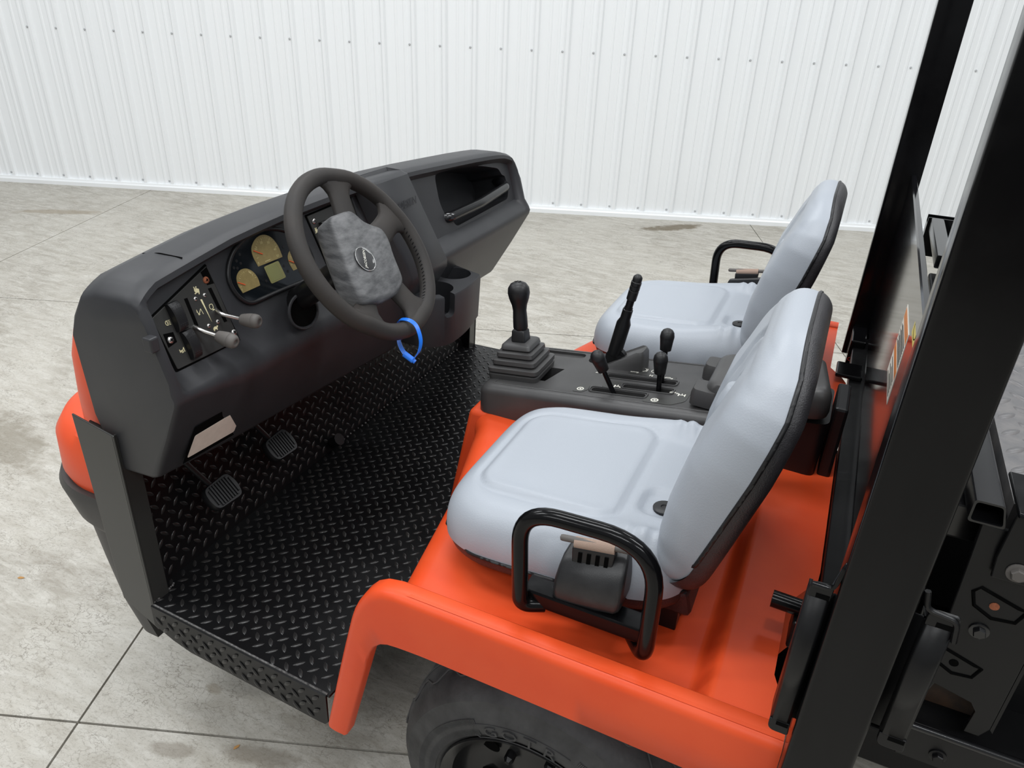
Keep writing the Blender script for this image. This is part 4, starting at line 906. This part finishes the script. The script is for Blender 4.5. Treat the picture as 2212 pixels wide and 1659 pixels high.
def make_seat(yc, far, dx):
    # ---- cushion
    a = math.radians(5.5); fr = Frame((-0.540+dx, yc, 0.757), (math.cos(a), 0, math.sin(a)), (0, 1, 0))
    b = B(); L = 0.46
    hw = lambda u: interp(u, [0, 0.10, 0.30, 0.46], [0.212, 0.228, 0.236, 0.236])
    def cont(u, v):
        t = u/L; z = -0.012*sstep(t, 0.55, 0.95)*(1-sstep(abs(v), 0.13, 0.20)) + 0.020*sstep(t, 0.45, 0.95)*sstep(abs(v), 0.12, 0.185)
        g_ = rrect_d(u, v, 0.055, 0.325, 0.140, 0.160, 0.05); z += -0.0055*math.exp(-(g_/0.0055)**2) + 0.004*(1-sstep(g_, -0.03, 0.01)) + 0.003*math.exp(-((g_+0.014)/0.010)**2)
        for s in (-1,): z -= 0.010*(1-sstep(rrect_d(u, v-s*0.068, 0.345, 0.50, 0.035, 0.035, 0.02), -0.008, 0.006))
        w_ = sstep(abs(v), 0.135, 0.185)*sstep(u, 0.335, 0.36)*(1-sstep(u, 0.42, 0.45)); z += w_*0.009*(abs(math.sin((u-0.335)*2*PI/0.056+0.25*math.sin(v*40)))-0.35)
        return z
    G, edge = pad_grid(fr, 0, L, hw, 5.0, 0.082, 0.062, cont, nu=96, nv=84)
    b.grid(G); seat = obj('seat', b, 'vinyl', car, 0)
    for p in seat.data.polygons: p.use_smooth = True
    b = B(); G, _ = pad_grid(fr, 0.004, L, lambda u: hw(u)-0.002, 5.0, -0.036, 0.03, None, nu=40, nv=30); b.grid(G); obj('seat_pan', b, 'blackvinyl', seat, 60)
    b = B(); b.tube([fr(u, v*1.003, 0.0005) for u, v in edge], 0.0034, 6, True); obj('seat_piping', b, 'black', seat, 60)
    for s in (-1,):
        b = B(); b.lathe([(0.019, -0.004), (0.019, 0.001), (0.016, 0.0022), (0.006, 0.0022), (0.005, 0.0005), (0.0001, 0.0005)], fr(0.384, s*0.070, 0.0665), fr.n, 20); obj('seat_plug', b, 'black', seat, 40)
    rails = [B().box((-0.40, yc+s*0.150-0.02, 0.700), (-0.095, yc+s*0.150+0.02, 0.745)) for s in (-1, 1)]
    for r_ in rails: obj('slide_rail', r_, 'satin', seat, 0, 0.002)
    # ---- backrest
    th = math.radians(17.0); fb_ = Frame((-0.113+dx, yc, 0.792), (math.sin(th), 0, math.cos(th)), (0, -1, 0))
    if fb_.n.x > 0: fb_.n = -fb_.n
    Lb = 0.440; bend = lambda u: interp(u, [-0.02, 0, .03, .08, .28, .37, .41, .44], [.034, .028, .014, 0, 0, .003, .012, .026])
    hwb = lambda u: interp(u, [0, 0.06, 0.16, 0.27, 0.33, 0.370, 0.400, 0.42, 0.44], [0.214, 0.228, 0.234, 0.238, 0.235, 0.224, 0.204, 0.180, 0.152])
    def Tb(u): return interp(u, [0, 0.05, 0.10, 0.16, 0.24, 0.33, 0.46], [0.040, 0.054, 0.068, 0.079, 0.084, 0.074, 0.054])
    def contb(u, v):
        g_ = rrect_d(u, v, -0.20, 0.372, 0.130, 0.062, 0.055); dp = interp(u, [0, .08, .16, .24, .36], [.034, .036, .022, .011, .008])
        z = -dp*(1-sstep(g_, -0.034, 0.006)) - 0.0080*math.exp(-(g_/0.0065)**2)
        g2 = rrect_d(u, v, -0.20, 0.285, 0.055, 0.026, 0.025); z += 0.009*(1-sstep(g2, -0.010, 0.002)) - 0.0075*math.exp(-(g2/0.006)**2)
        return z
    b = B(); G, edge = pad_grid(fb_, 0, Lb, hwb, 5.0, Tb, 0.058, contb, bend, nu=96, nv=84); b.grid(G); back = obj('backrest', b, 'vinyl', car, 0)
    for p in back.data.polygons: p.use_smooth = True
    b = B(); G, _ = pad_grid(fb_, -0.012, Lb+0.002, lambda u: hwb(u)+0.001, 5.0, lambda u: interp(u, [0, .08, .3, .44], [-.046, -.030, -.025, -.020]), 0.026, None, bend, nu=50, nv=36, pw=2.6); b.grid(G); obj('back_shell', b, 'blackvinyl', back, 60)
    b = B(); b.tube([fb_(u, v*1.004, 0.0005+bend(u)) for u, v in edge], 0.0034, 6, True); obj('back_piping', b, 'black', back, 60)
    b = B(); b.hexa([V(-0.13, yc-0.17, 0.735), V(-0.075, yc-0.17, 0.735), V(-0.075, yc+0.17, 0.735), V(-0.13, yc+0.17, 0.735), V(-0.125, yc-0.19, 0.80), V(-0.085, yc-0.19, 0.80), V(-0.085, yc+0.19, 0.80), V(-0.125, yc+0.19, 0.80)]); obj('hinge_cover', b, 'blackvinyl', back, 0, 0.01)
    # ---- hip bar and belt reel on the outer side
    o = 1 if far else -1; yb = yc+o*0.300
    b = B(); b.tube(round_path([V(-0.285, yb-o*0.02, 0.772), V(-0.318, yb, 0.775), V(-0.326, yb, 0.958), V(-0.120, yb, 0.966), V(-0.117, yb, 0.758), V(-0.150, yb-o*0.05, 0.745)], [0, .035, .062, .085, .04, 0], 10), 0.0128, 16)
    bar = obj('hip_bar', b, 'gloss', car, 60)
    b = B(); b.box((-0.318, min(yb-o*0.008, yb-o*0.045), 0.772), (-0.122, max(yb-o*0.008, yb-o*0.045), 0.800)); obj('bar_rail', b, 'gloss', bar, 0, 0.003)
    yr0, yr1 = yb-o*0.012, yb-o*0.068
    b = B(); pf = round_path([V(-0.052, 0, 0.0), V(0.052, 0, 0.0), V(0.050, 0, 0.060), V(0.036, 0, 0.100), V(-0.040, 0, 0.092), V(-0.053, 0, 0.05)], [.012, .012, .02, .02, .02, .02], 4, True)
    cpt = V(-0.219, 0, 0.800); R = []
    prof_ = [(0, 0.0, -0.04), (1, 0.012, 0), (2, 0.03, 0)]
    zz = [-0.006, 0.006, 0.022, 0.040, 0.056, 0.070, 0.080]; dep = [0.004, 0.0, 0.0, 0.004, 0.013, 0.026, 0.045]; wdt = [0.050, 0.0535, 0.054, 0.0535, 0.052, 0.050, 0.046]
    for z_, d_, w_ in zip(zz, dep, wdt):
        ya, yb2 = yr0-o*d_, yr1
        R.append([V(cpt.x-w_, ya-o*0.006, cpt.z+z_-0.010), V(cpt.x-w_+0.007, ya, cpt.z+z_-0.009), V(cpt.x+w_-0.007, ya, cpt.z+z_+0.009), V(cpt.x+w_, ya-o*0.006, cpt.z+z_+0.010), V(cpt.x+w_, yb2, cpt.z+z_+0.010), V(cpt.x-w_, yb2, cpt.z+z_-0.010)])
    b.rings(R); reel = obj('belt_reel', b, 'retractor', car, 40, 0.003)
    b = B(); ym = yb-o*0.045
    b.hexa([V(-0.252, ym-0.010, 0.8560), V(-0.190, ym-0.010, 0.8660), V(-0.190, ym+0.010, 0.8660), V(-0.252, ym+0.010, 0.8560), V(-0.254, ym-0.009, 0.8860), V(-0.188, ym-0.009, 0.8970), V(-0.188, ym+0.009, 0.8970), V(-0.254, ym+0.009, 0.8860)]); obj('belt_guide', b, 'black', reel, 0, 0.002)
    for k in range(4):
        x = -0.243+0.0135*k; b = B(); b.prism([V(x, ym+o*0.0102, 0.8630+0.0022*k), V(x+0.006, ym+o*0.0102, 0.8640+0.0022*k), V(x+0.006, ym+o*0.0095, 0.8820+0.0022*k), V(x, ym+o*0.0095, 0.8810+0.0022*k)], (0, o*0.001, 0)); obj('guide_slot', b, 'hole', reel, 0)
    b = B(); b.tube([V(-0.252, ym, 0.8900), V(-0.190, ym, 0.9000)], 0.0092, 14, flat=0.85); obj('belt_webbing', b, 'webbing', reel, 50, label='tan rolled belt webbing')
    b = B(); b.tube([V(-0.272, ym, 0.8910), V(-0.170, ym, 0.9050)], [0.0052]*2, 10); b.lathe([(0.0052, 0), (0.0045, 0.003), (0.0001, 0.005)], V(-0.170, ym, 0.9050), (0.102, 0, 0.014), 10); b.lathe([(0.0052, 0), (0.0045, 0.003), (0.0001, 0.005)], V(-0.272, ym, 0.8910), (-0.102, 0, -0.014), 10); obj('belt_tongue', b, 'knobgrey', reel, 50)
make_seat(1.090, False, 0.004); make_seat(1.955, True, -0.018)

# ------------------------------------------------------------------ rear wheels
def rear_wheel(far):
    o = 1 if far else -1; yo = mir(0.775) if far else 0.775; ax = V(0, o, 0); cen = V(-0.281, yo, 0.287)
    b = B(); pr = [(0.170, -0.030), (0.172, -0.012), (0.178, -0.006), (0.188, -0.001), (0.205, 0.001), (0.226, -0.003), (0.246, -0.012), (0.252, -0.0115), (0.258, -0.016), (0.270, -0.030), (0.2795, -0.052), (0.284, -0.08), (0.285, -0.115), (0.284, -0.15), (0.279, -0.178), (0.262, -0.21), (0.22, -0.225), (0.172, -0.205)]
    b.lathe(pr, cen, ax, 96, False); tyre = obj('road_wheel', b, 'tyre', car, 30, label='black wheel with dusty tyre')
    fs = Frame(cen, (-o, 0, 0), (0, 0, 1)); fs.n = ax
    b = B()
    for k in range(420):                        # fine radial ribbing on the sidewall
        a = 2*PI*k/420; da = 2*PI/420*0.32
        if -0.42 < ((a-PI/2+PI) % (2*PI))-PI < 0.50: continue
        q = [fs(r*math.cos(t), r*math.sin(t), h) for r, t, h in ((0.186, a-da, -0.0005), (0.222, a-da, -0.0016), (0.222, a+da, -0.0016), (0.186, a+da, -0.0005))]; b.prism(q, ax*0.0016)
    stuff(obj('sidewall_ribs', b, 'tyre', tyre, 0))
    if not far:
        for s_, ang in (('G', 111.5), ('O', 100.5), ('T', 89.5), ('R', 78.5)):
            b = B(); a = math.radians(ang); text_into(b, fs, s_, 0.1965*math.cos(a), 0.1965*math.sin(a), 0.030, a-PI/2, 0.0032, 0.0, 0, 1.35); obj('raised_letter', b, 'tyre', tyre, 0)
        b = B(); b.tube([fs(r*math.cos(a), r*math.sin(a), 0.0003) for r, a in [(0.2115, math.radians(t)) for t in range(120, 68, -3)]], 0.0010, 5); b.tube([fs(r*math.cos(a), r*math.sin(a), -0.0002) for r, a in [(0.1815, math.radians(t)) for t in range(120, 68, -3)]], 0.0010, 5)
        b.tube([fs(r*math.cos(a), r*math.sin(a), 0.0003) for r, a in [(0.1815, math.radians(120)), (0.19, math.radians(122.5)), (0.2, math.radians(122.5)), (0.2115, math.radians(120))]], 0.0010, 5); obj('letter_frame', b, 'tyre', tyre, 60)
    b = B(); zz = []
    for k in range(44):                          # zigzag tread edge on the shoulder
        a = 2*PI*k/44; inn_ = k % 2
        for d_, y_, r_ in (((-0.028, -0.046, 0.2785), (0.020, -0.046, 0.2785)) if inn_ else ((-0.020, -0.064, 0.2825), (0.028, -0.064, 0.2825))): zz.append(cen+V(math.cos(a+d_)*r_, 0, math.sin(a+d_)*r_)+ax*y_)
    b.tube(zz, 0.0024, 6, True); obj('tread_edge', b, 'tyre', tyre, 60)
    for yy_ in (-0.095, -0.135): b = B(); b.tube([cen+V(math.cos(t)*0.2845, 0, math.sin(t)*0.2845)+ax*yy_ for t in [2*PI*k/64 for k in range(64)]], 0.003, 6, True); obj('tread_rib', b, 'tyre', tyre, 60)
    b = B(); b.lathe([(0.166, -0.20), (0.152, -0.19), (0.150, -0.06), (0.160, -0.050), (0.162, -0.020), (0.172, -0.010), (0.177, -0.004), (0.1755, 0.0005), (0.168, -0.004), (0.157, -0.014), (0.154, -0.045), (0.142, -0.062), (0.10, -0.075), (0.06, -0.070), (0.04, -0.055), (0.0001, -0.052)], cen, ax, 64, False); obj('wheel_rim', b, 'rim', tyre, 40)
    for k in range(8):
        a = 2*PI*k/8+0.38; fr = Frame(cen+V(math.cos(a), 0, math.sin(a))*0.113-ax*0.0700, V(-math.sin(a), 0, math.cos(a)), V(math.cos(a), 0, math.sin(a))); fr.n = ax
        b = B(); b.prism(circ(fr, 0, 0, 0.014, 16, 0, 0.022), ax*0.002); obj('rim_hole', b, 'hole', tyre, 0)
    for k in range(5):
        a = 2*PI*k/5; b = B(); b.lathe([(0.010, -0.075), (0.010, -0.055), (0.005, -0.048), (0.0001, -0.047)], cen+V(math.cos(a), 0, math.sin(a))*0.072, ax, 6); obj('lug_nut', b, 'satin', tyre, 0)
rear_wheel(False); rear_wheel(True)
b = B(); b.tube([V(-0.281, 0.86, 0.287), V(-0.281, 2.20, 0.287)], 0.045, 16); obj('rear_axle', b, 'satin', car, 50)
def fwheel():
    yo, ax = YC-0.08, V(0, -1, 0); cen = V(-1.40, yo, 0.25)
    b = B(); b.lathe([(0.14, -0.02), (0.16, 0.0), (0.20, -0.005), (0.235, -0.03), (0.25, -0.08), (0.235, -0.14), (0.16, -0.16), (0.14, -0.14)], cen, ax, 48); t = obj('road_wheel', b, 'tyre', car, 35)
    b = B(); b.lathe([(0.142, -0.02), (0.135, -0.012), (0.12, -0.05), (0.05, -0.05), (0.0001, -0.04)], cen, ax, 32, False); obj('wheel_rim', b, 'rim', t, 40)
fwheel()
for s in (-1, 1):
    b = B(); b.box((-1.25, YC+s*0.33-0.03, 0.29), (1.75, YC+s*0.33+0.03, 0.385)); obj('chassis_rail', b, 'satin', car, 0, 0.004)
b = B(); b.box((-0.50, YC-0.27, 0.26), (0.45, YC+0.27, 0.62)); obj('engine_block', b, 'hole', car, 0, 0.03)

# ------------------------------------------------------------------ roll-over posts, rear rail and panel
PX0, PX1 = 0.0885, 0.1640
def post_tube(y0_, y1_, z0):
    b = B(); q = round_path([V(PX0, y0_, 0), V(PX1, y0_, 0), V(PX1, y1_, 0), V(PX0, y1_, 0)], 0.007, 4, True); b.rings([[V(p.x, p.y, z0) for p in q], [V(p.x, p.y, 2.15) for p in q]]); return obj('roll_bar_post', b, 'gloss', car, 40)
pn = post_tube(0.700, 0.752, 0.55); pf_ = post_tube(2.250, 2.302, 0.685)
def hat(xa, xb, xw, z0, z1, y_, flip):
    # pressed channel strap beside the post: a web standing proud with two slotted ears
    b = B(); R = []
    for z in (z0+0.02, z1-0.02):
        R.append([V(xa, y_+0.030, z), V(xa, y_+0.004, z), V(xa+0.003, y_, z), V(xb-0.004, y_, z), V(xb, y_+0.004, z), V(xb, y_+0.012, z), V(xw, y_+0.014, z)])
    b.rings(R, False, False); o = obj('post_strap', b, 'satin', car, 30); m = o.modifiers.new('thick', 'SOLIDIFY'); m.thickness = 0.004; m.offset = -1 if flip else 1
    for zz, s in ((z1-0.02, 1), (z0+0.02, -1)):
        b = B(); q = round_path([V(xa, y_, zz), V(xb, y_, zz), V(xb+0.001, y_, zz+s*0.020), V(xa, y_, zz+s*0.020)], [0, 0, .004, .012], 5, True); b.prism(q, (0, 0.005, 0)); obj('strap_ear', b, 'satin', o, 20, 0.001)
        b = B(); b.box((lerp(xa, xb, 0.35), y_-0.0006, zz+s*0.004-0.003), (lerp(xa, xb, 0.95), y_+0.0056, zz+s*0.004+0.003)); obj('ear_slot', b, 'hole', o, 0)
    return o
st1 = hat(0.0600, 0.0840, 0.092, 0.806, 1.052, 0.708, False)
b = B(); b.tube(round_path([V(0.062, 0.708, 1.050), V(0.083, 0.708, 1.050), V(0.089, 0.708, 1.085), V(0.095, 0.715, 1.092)], 0.008, 4), 0.0034, 6); obj('strap_lip', b, 'gloss', st1, 60)
st2 = hat(0.176, 0.205, 0.166, 0.848, 1.062, 0.708, False)
b = B(); b.tube(round_path([V(0.168, 0.708, 1.085), V(0.173, 0.708, 1.062), V(0.203, 0.708, 1.058), V(0.207, 0.708, 1.03)], 0.008, 4), 0.0034, 6); obj('strap_lip', b, 'satin', st2, 60)
b = B(); b.lathe([(0.011, -0.06), (0.0135, -0.06), (0.0135, 0.06), (0.0095, 0.06), (0.0095, 0.03), (0.0001, 0.03)], V(0.095, 0.955, 0.798), (-1, 0.02, 0.02), 20); obj('latch_pin', b, 'gloss', car, 40)
b = B(); b.box((0.070, 0.930, 0.735), (0.110, 0.985, 0.788)); obj('latch_bracket', b, 'satin', car, 0, 0.004)
b = B(); b.rings([[V(0.108, y, 0.735), V(0.108, y, 0.756), V(0.110, y, 0.758), V(0.145, y, 0.760), V(0.149, y, 0.764), V(0.149, y, 0.80), V(0.153, y, 0.80), V(0.153, y, 0.735)] for y in (0.758, 2.20)]); obj('deck_rail', b, 'satin', car, 20)
b = B(); b.rings([[V(0.1405, y, 0.800), V(0.1405, y, 1.180), V(0.139, y, 1.182), V(0.139, y, 1.214), V(0.1415, y, 1.218), V(0.150, y, 1.218), V(0.152, y, 1.214), V(0.152, y, 1.185), V(0.1435, y, 1.180), V(0.1435, y, 0.800)] for y in (0.752, 2.250)])
rpl = obj('bulkhead_panel', b, 'panelgloss', car, 15)
fpn = Frame((0.1405, 0, 0), (0, -1, 0), (0, 0, 1)); fpn.n = V(-1, 0, 0)
def sticker(ya, yb_, za, zb, m, name, h=0.0006, off=0.0): b = B(); flat(b, fpn, [(-ya, za), (-yb_, za), (-yb_, zb), (-ya, zb)], h, off); return obj(name, b, m, rpl, 0)
sticker(1.270, 1.420, 1.015, 1.145, 'white', 'warning_label')
sticker(1.275, 1.415, 1.123, 1.141, 'stick_orange', 'label_band', 0.0003, 0.0006); sticker(1.275, 1.415, 1.060, 1.074, 'stick_orange', 'label_band', 0.0003, 0.0006)
for k in range(8): sticker(1.28, 1.41-0.02*(k % 2), 1.080+0.005*k, 1.0822+0.005*k, 'hole', 'label_line', 0.0003, 0.0006)
for k in range(5): sticker(1.29, 1.40-0.03*(k % 2), 1.020+0.007*k, 1.0225+0.007*k, 'hole', 'label_line', 0.0003, 0.0006)
sticker(1.165, 1.245, 1.160, 1.196, 'stick_yellow', 'yellow_label')
b = B(); stroke(b, fpn, [(-1.205+0.026*math.cos(t), 1.178+0.012*math.sin(t)) for t in [2*PI*k/16 for k in range(17)]], 0.0018, 0.0003, 0.0006); obj('label_oval', b, 'hole', rpl, 0)
# far post foot: welded box and base flange with red marker loops
b = B(); b.box((0.100, 2.125, 0.690), (0.1395, 2.249, 0.778)); foot = obj('post_foot', b, 'gloss', car, 0, 0.004)
b = B(); b.box((0.074, 1.900, 0.7605), (0.139, 1.985, 0.771)); obj('foot_flange', b, 'gloss', foot, 0, 0.004)
b = B(); fw_ = Frame((0.118, 2.1245, 0.722), (1, 0, 0), (0, 0, 1)); fw_.n = V(0, -1, 0)
for x, z in ((-0.008, 0.0), (0.010, 0.012)): stroke(b, fw_, [(x+0.007*math.cos(t), z+0.005*math.sin(t)) for t in [2*PI*k/10 for k in range(10)]], 0.0016, 0.0005)
stuff(obj('marker_loops', b, 'red', foot, 0))
b = B()
for k in range(9): b.lathe([(0.0001, -0.004), (0.004, -0.002), (0.0045, 0.002), (0.0001, 0.0045)], V(0.104+0.011*k, 2.247, 0.757+rng.uniform(-.001, .001)), (0.3, 0.2, 1), 7)
stuff(obj('weld_bead', b, 'gloss', foot, 60))

# ------------------------------------------------------------------ cargo bed behind the posts
S_ = 1.09
b = B(); q = round_path([V(0.211, 0, 1.092), V(0.211, 0, 1.122), V(0.242, 0, 1.122), V(0.250, 0, 1.092)], [.004, .004, .004, .004], 3, True)
qi = round_path([V(0.2135, 0, 1.0945), V(0.2135, 0, 1.1195), V(0.2405, 0, 1.1195), V(0.247, 0, 1.0945)], [.004, .004, .004, .004], 3, True)
def hollow(b, ya, yb_):
    n = len(q); R = [[V(p.x, ya+0.06, p.z) for p in qi], [V(p.x, ya, p.z) for p in qi], [V(p.x, ya, p.z) for p in q], [V(p.x, yb_, p.z) for p in q]]; b.rings(R, True, True)
hollow(b, 0.850, 1.55); header = obj('bed_header', b, 'glossup', car, 30)
b = B(); hollow(b, 1.86, 2.215); obj('bed_header', b, 'glossup', car, 30)
b = B(); b.box((0.205, 0.90, 1.030), (0.262, 1.855, 1.082)); obj('bed_cross_tube', b, 'glossup', car, 0, 0.004)
b = B(); b.box((0.262, 0.90, 1.060), (1.60, 2.19, 1.100)); bedf = obj('bed_floor', b, 'bedplate', car, 0)
bedlug = mesh_from(lugB, 'bed_lug', 60); bedlug.materials.append(M['bedplate'])
lugs_on(bedf, (0, 0, 1.1), (1, 0, 0), (0, 1, 0), lambda a, c: True, 0.275, 0.90, 0.93, 2.1, 160, 1.45, bedlug)
# side plate with bolts and pressed holes
def bs(x, z, y=0.850): return V(x, y, z)
b = B(); b.prism([bs(0.226, 1.094), bs(0.252, 1.092), bs(0.326, 1.092), bs(0.326, 0.79), bs(0.318, 0.772), bs(0.300, 0.772), bs(0.302, 0.812), bs(0.294, 0.824), bs(0.248, 0.836), bs(0.241, 0.80), bs(0.234, 0.90)], (0, 0.006, 0)); sidep = obj('bed_bracket_plate', b, 'satin', car, 0, 0.0015)
b = B(); b.prism([bs(0.326, 1.03), bs(0.326, 0.79), bs(0.330, 0.785), bs(0.330, 1.03)], (0, 0.08, 0)); obj('plate_return', b, 'satin', sidep, 0)
b = B(); b.prism([bs(0.252, 1.122, .846), bs(0.42, 1.118, .846), bs(0.42, 1.030, .846), bs(0.253, 1.030, .846), bs(0.250, 1.06, .846)], (0, -0.005, 0)); b2 = obj('side_rail_plate', b, 'satin', car, 0, 0.0015)
b = B(); b.rings([[V(0.252, 0.835, 1.120), V(0.252, 0.838, 1.126), V(0.252, 0.93, 1.126), V(0.252, 0.93, 1.120)], [V(0.6, 0.835, 1.118), V(0.6, 0.838, 1.124), V(0.6, 0.93, 1.124), V(0.6, 0.93, 1.118)]]); obj('side_rail_top', b, 'gloss', b2, 30, 0.002)
def bolt(x, z, y, r, parent, m='steel'):
    b = B(); b.lathe([(r*1.45, 0), (r*1.45, 0.002), (r*1.3, 0.0025)], V(x, y, z), (0, -1, 0), 20); b.lathe([(r, 0.002), (r, 0.007), (r*0.85, 0.0085), (r*0.3, 0.0085)], V(x, y, z), (0, -1, 0), 6); obj('hex_bolt', b, m, parent, 30)
bolt(0.276, 1.046, 0.841, 0.0085, b2, 'knobgrey'); bolt(0.268, 0.942, 0.850, 0.0078, sidep, 'glossup')
def pressed(x, z, s):
    b = B(); pts = [(-0.026, 0.012), (-0.020, 0.020), (0.020, 0.006), (0.028, 0.004), (0.022, -0.014), (0.0, -0.017), (-0.020, -0.006)]
    b.tube([bs(x+p*s, z+q_*s, 0.8502) for p, q_ in pts], 0.0024, 6, True); o = obj('pressed_tab', b, 'hole', sidep, 60)
    b = B(); b.lathe([(0.0055, -0.001), (0.0055, 0.0008)], bs(x-0.002, z, 0.85), (0, -1, 0), 14); obj('tab_hole', b, 'rust' if s > 1 else 'hole', sidep, 0)
pressed(0.274, 0.984, 1.1); pressed(0.260, 0.880, 1.0)
b = B(); b.box((0.235, 0.885, 0.77), (0.33, 0.89, 0.85)); obj('rusty_web', b, 'rustdark', sidep, 0)
b = B(); b.rings([[V(x, 0.842, z), V(x, 0.848, z+0.006), V(x, 0.93, z+0.008), V(x, 0.93, z-0.055), V(x, 0.846, z-0.055), V(x, 0.842, z-0.052)] for x, z in ((0.236, 0.752), (0.60, 0.752))]); rl = obj('bed_frame_rail', b, 'satin', car, 30)
bolt(0.283, 0.722, 0.842, 0.0075, rl, 'satin')
b = B(); b.tube([V(0.236, 0.8455, 0.7565), V(0.60, 0.8455, 0.7565)], 0.0055, 12); obj('rail_edge', b, 'glossup', rl, 60)
b = B(); b.box((0.30, 0.93, 0.66), (1.60, 0.96, 1.06)); obj('bed_side_sill', b, 'satin', car, 0)
# far side of the bed: open top channel
b = B(); R = []
for x in (0.205, 1.6): R.append([V(x, 2.215, 1.02), V(x, 2.215, 1.122), V(x, 2.219, 1.122), V(x, 2.219, 1.106), V(x, 2.252, 1.106), V(x, 2.252, 1.122), V(x, 2.256, 1.122), V(x, 2.256, 1.02)])
b.rings(R); obj('bed_side', b, 'gloss', car, 20)

b = B()
for p0, p1, n_ in ((V(-1.170, 0.776, 0.408), V(-1.175, 0.835, 0.410), 12), (V(-1.198, 1.50, 0.410), V(-1.198, 2.20, 0.410), 40)):
    for k in range(n_):
        p = p0.lerp(p1, k/(n_-1))+V(rng.uniform(-.003, .003), 0, 0); r_ = rng.uniform(0.0025, 0.0045); b.lathe([(0.0001, -r_), (r_, -r_*0.4), (r_, r_*0.4), (0.0001, r_)], p, (rng.uniform(-.4, .4), rng.uniform(-.4, .4), 1), 6)
stuff(obj('weld_beads', b, 'edge_wear_highlight', car, 60))
b = B(); b.tube([V(-1.142, 0.905, ztop(0.905)-0.0085), V(-1.10, 0.905, ztop(0.905)-0.0008), V(-1.045, 0.905, ztop(0.905)+0.0002)], 0.0014, 5); obj('trim_seam', b, 'hole', dash, 60)
# ------------------------------------------------------------------ loose things
def ribbon(pts, w_, th, side):
    P = [Vector(p) for p in pts]; b = B(); R = []
    for i, p in enumerate(P):
        t = (P[min(i+1, len(P)-1)]-P[max(i-1, 0)]).normalized(); s = Vector(side); s = (s-t*s.dot(t)).normalized(); n = t.cross(s)
        R.append([p+s*w_/2+n*th/2, p-s*w_/2+n*th/2, p-s*w_/2-n*th/2, p+s*w_/2-n*th/2])
    b.rings(R); return b
lug_c = V(-0.7150, 1.1166, 0.9652)
tagroot = empty('band_tag', tuple(lug_c), 'blue plastic loop band hanging from the steering wheel rim', 'tag')
def tagpart(name, b): return obj(name, b, 'blue', tagroot, 40)
def smooth_path(P, n=5):
    P = [Vector(p) for p in P]; out = []
    for i in range(len(P)-1):
        p0, p1, p2, p3 = P[max(i-1, 0)], P[i], P[i+1], P[min(i+2, len(P)-1)]
        for k in range(n):
            t = k/n; out.append(0.5*((2*p1)+(p2-p0)*t+(2*p0-5*p1+4*p2-p3)*t*t+(3*p1-p0-3*p2+p3)*t**3))
    return out+[P[-1]]
path = smooth_path([V(-0.7569, 1.1559, 1.0001), V(-0.7590, 1.1503, 1.0150), V(-0.7478, 1.1418, 1.0295), V(-0.7265, 1.1379, 1.0345), V(-0.7114, 1.1378, 1.0281), V(-0.7013, 1.1345, 1.0149), V(-0.6949, 1.1300, 0.9982), V(-0.6953, 1.1247, 0.9812), V(-0.7011, 1.1198, 0.9687), V(-0.7079, 1.1149, 0.9611)])
tagpart('band', ribbon(path, 0.0085, 0.0014, (0.15, 0.85, 0.3)))
path = smooth_path([V(-0.7530, 1.1440, 0.9900), V(-0.7497, 1.1366, 0.9829), V(-0.7398, 1.1274, 0.9767), V(-0.7287, 1.1198, 0.9723), V(-0.7196, 1.1152, 0.9683)])
tagpart('band_tail', ribbon(path, 0.0085, 0.0016, (0.75, 0.35, 0.5)))
c0_, c1_, c2_ = V(-0.7250, 1.1156, 0.9709), V(-0.7053, 1.1175, 0.9595), V(-0.7015, 1.1178, 0.9570)
b = B(); b.tube([c0_, c1_], 0.0062, 12); tagpart('clasp', b)
b = B(); b.tube([c1_, c2_], [0.0048, 0.0044], 12); tagpart('clasp_end', b)
for (x, y, s, r, lab) in ((-1.99, 0.93, 0.010, 0.4, 'small dry leaf scrap on the floor left of the front post'), (-1.02, 0.785, 0.008, 1.2, 'tiny brown leaf scrap on the floor below the side flange')):
    b = B(); q_ = [(-1, 0), (-.4, .5), (.5, .4), (1.2, .1), (.5, -.4), (-.4, -.35)]
    b.add([V(x+s*(p*math.cos(r)-q2*math.sin(r)), y+s*(p*math.sin(r)+q2*math.cos(r)), 0.001+0.002*abs(q2)) for p, q2 in q_], [tuple(range(6))]); o = obj('leaf_scrap', b, 'leaf', None, 0); m = o.modifiers.new('t', 'SOLIDIFY'); m.thickness = 0.0008
    o['label'] = lab; o['category'] = 'leaf'
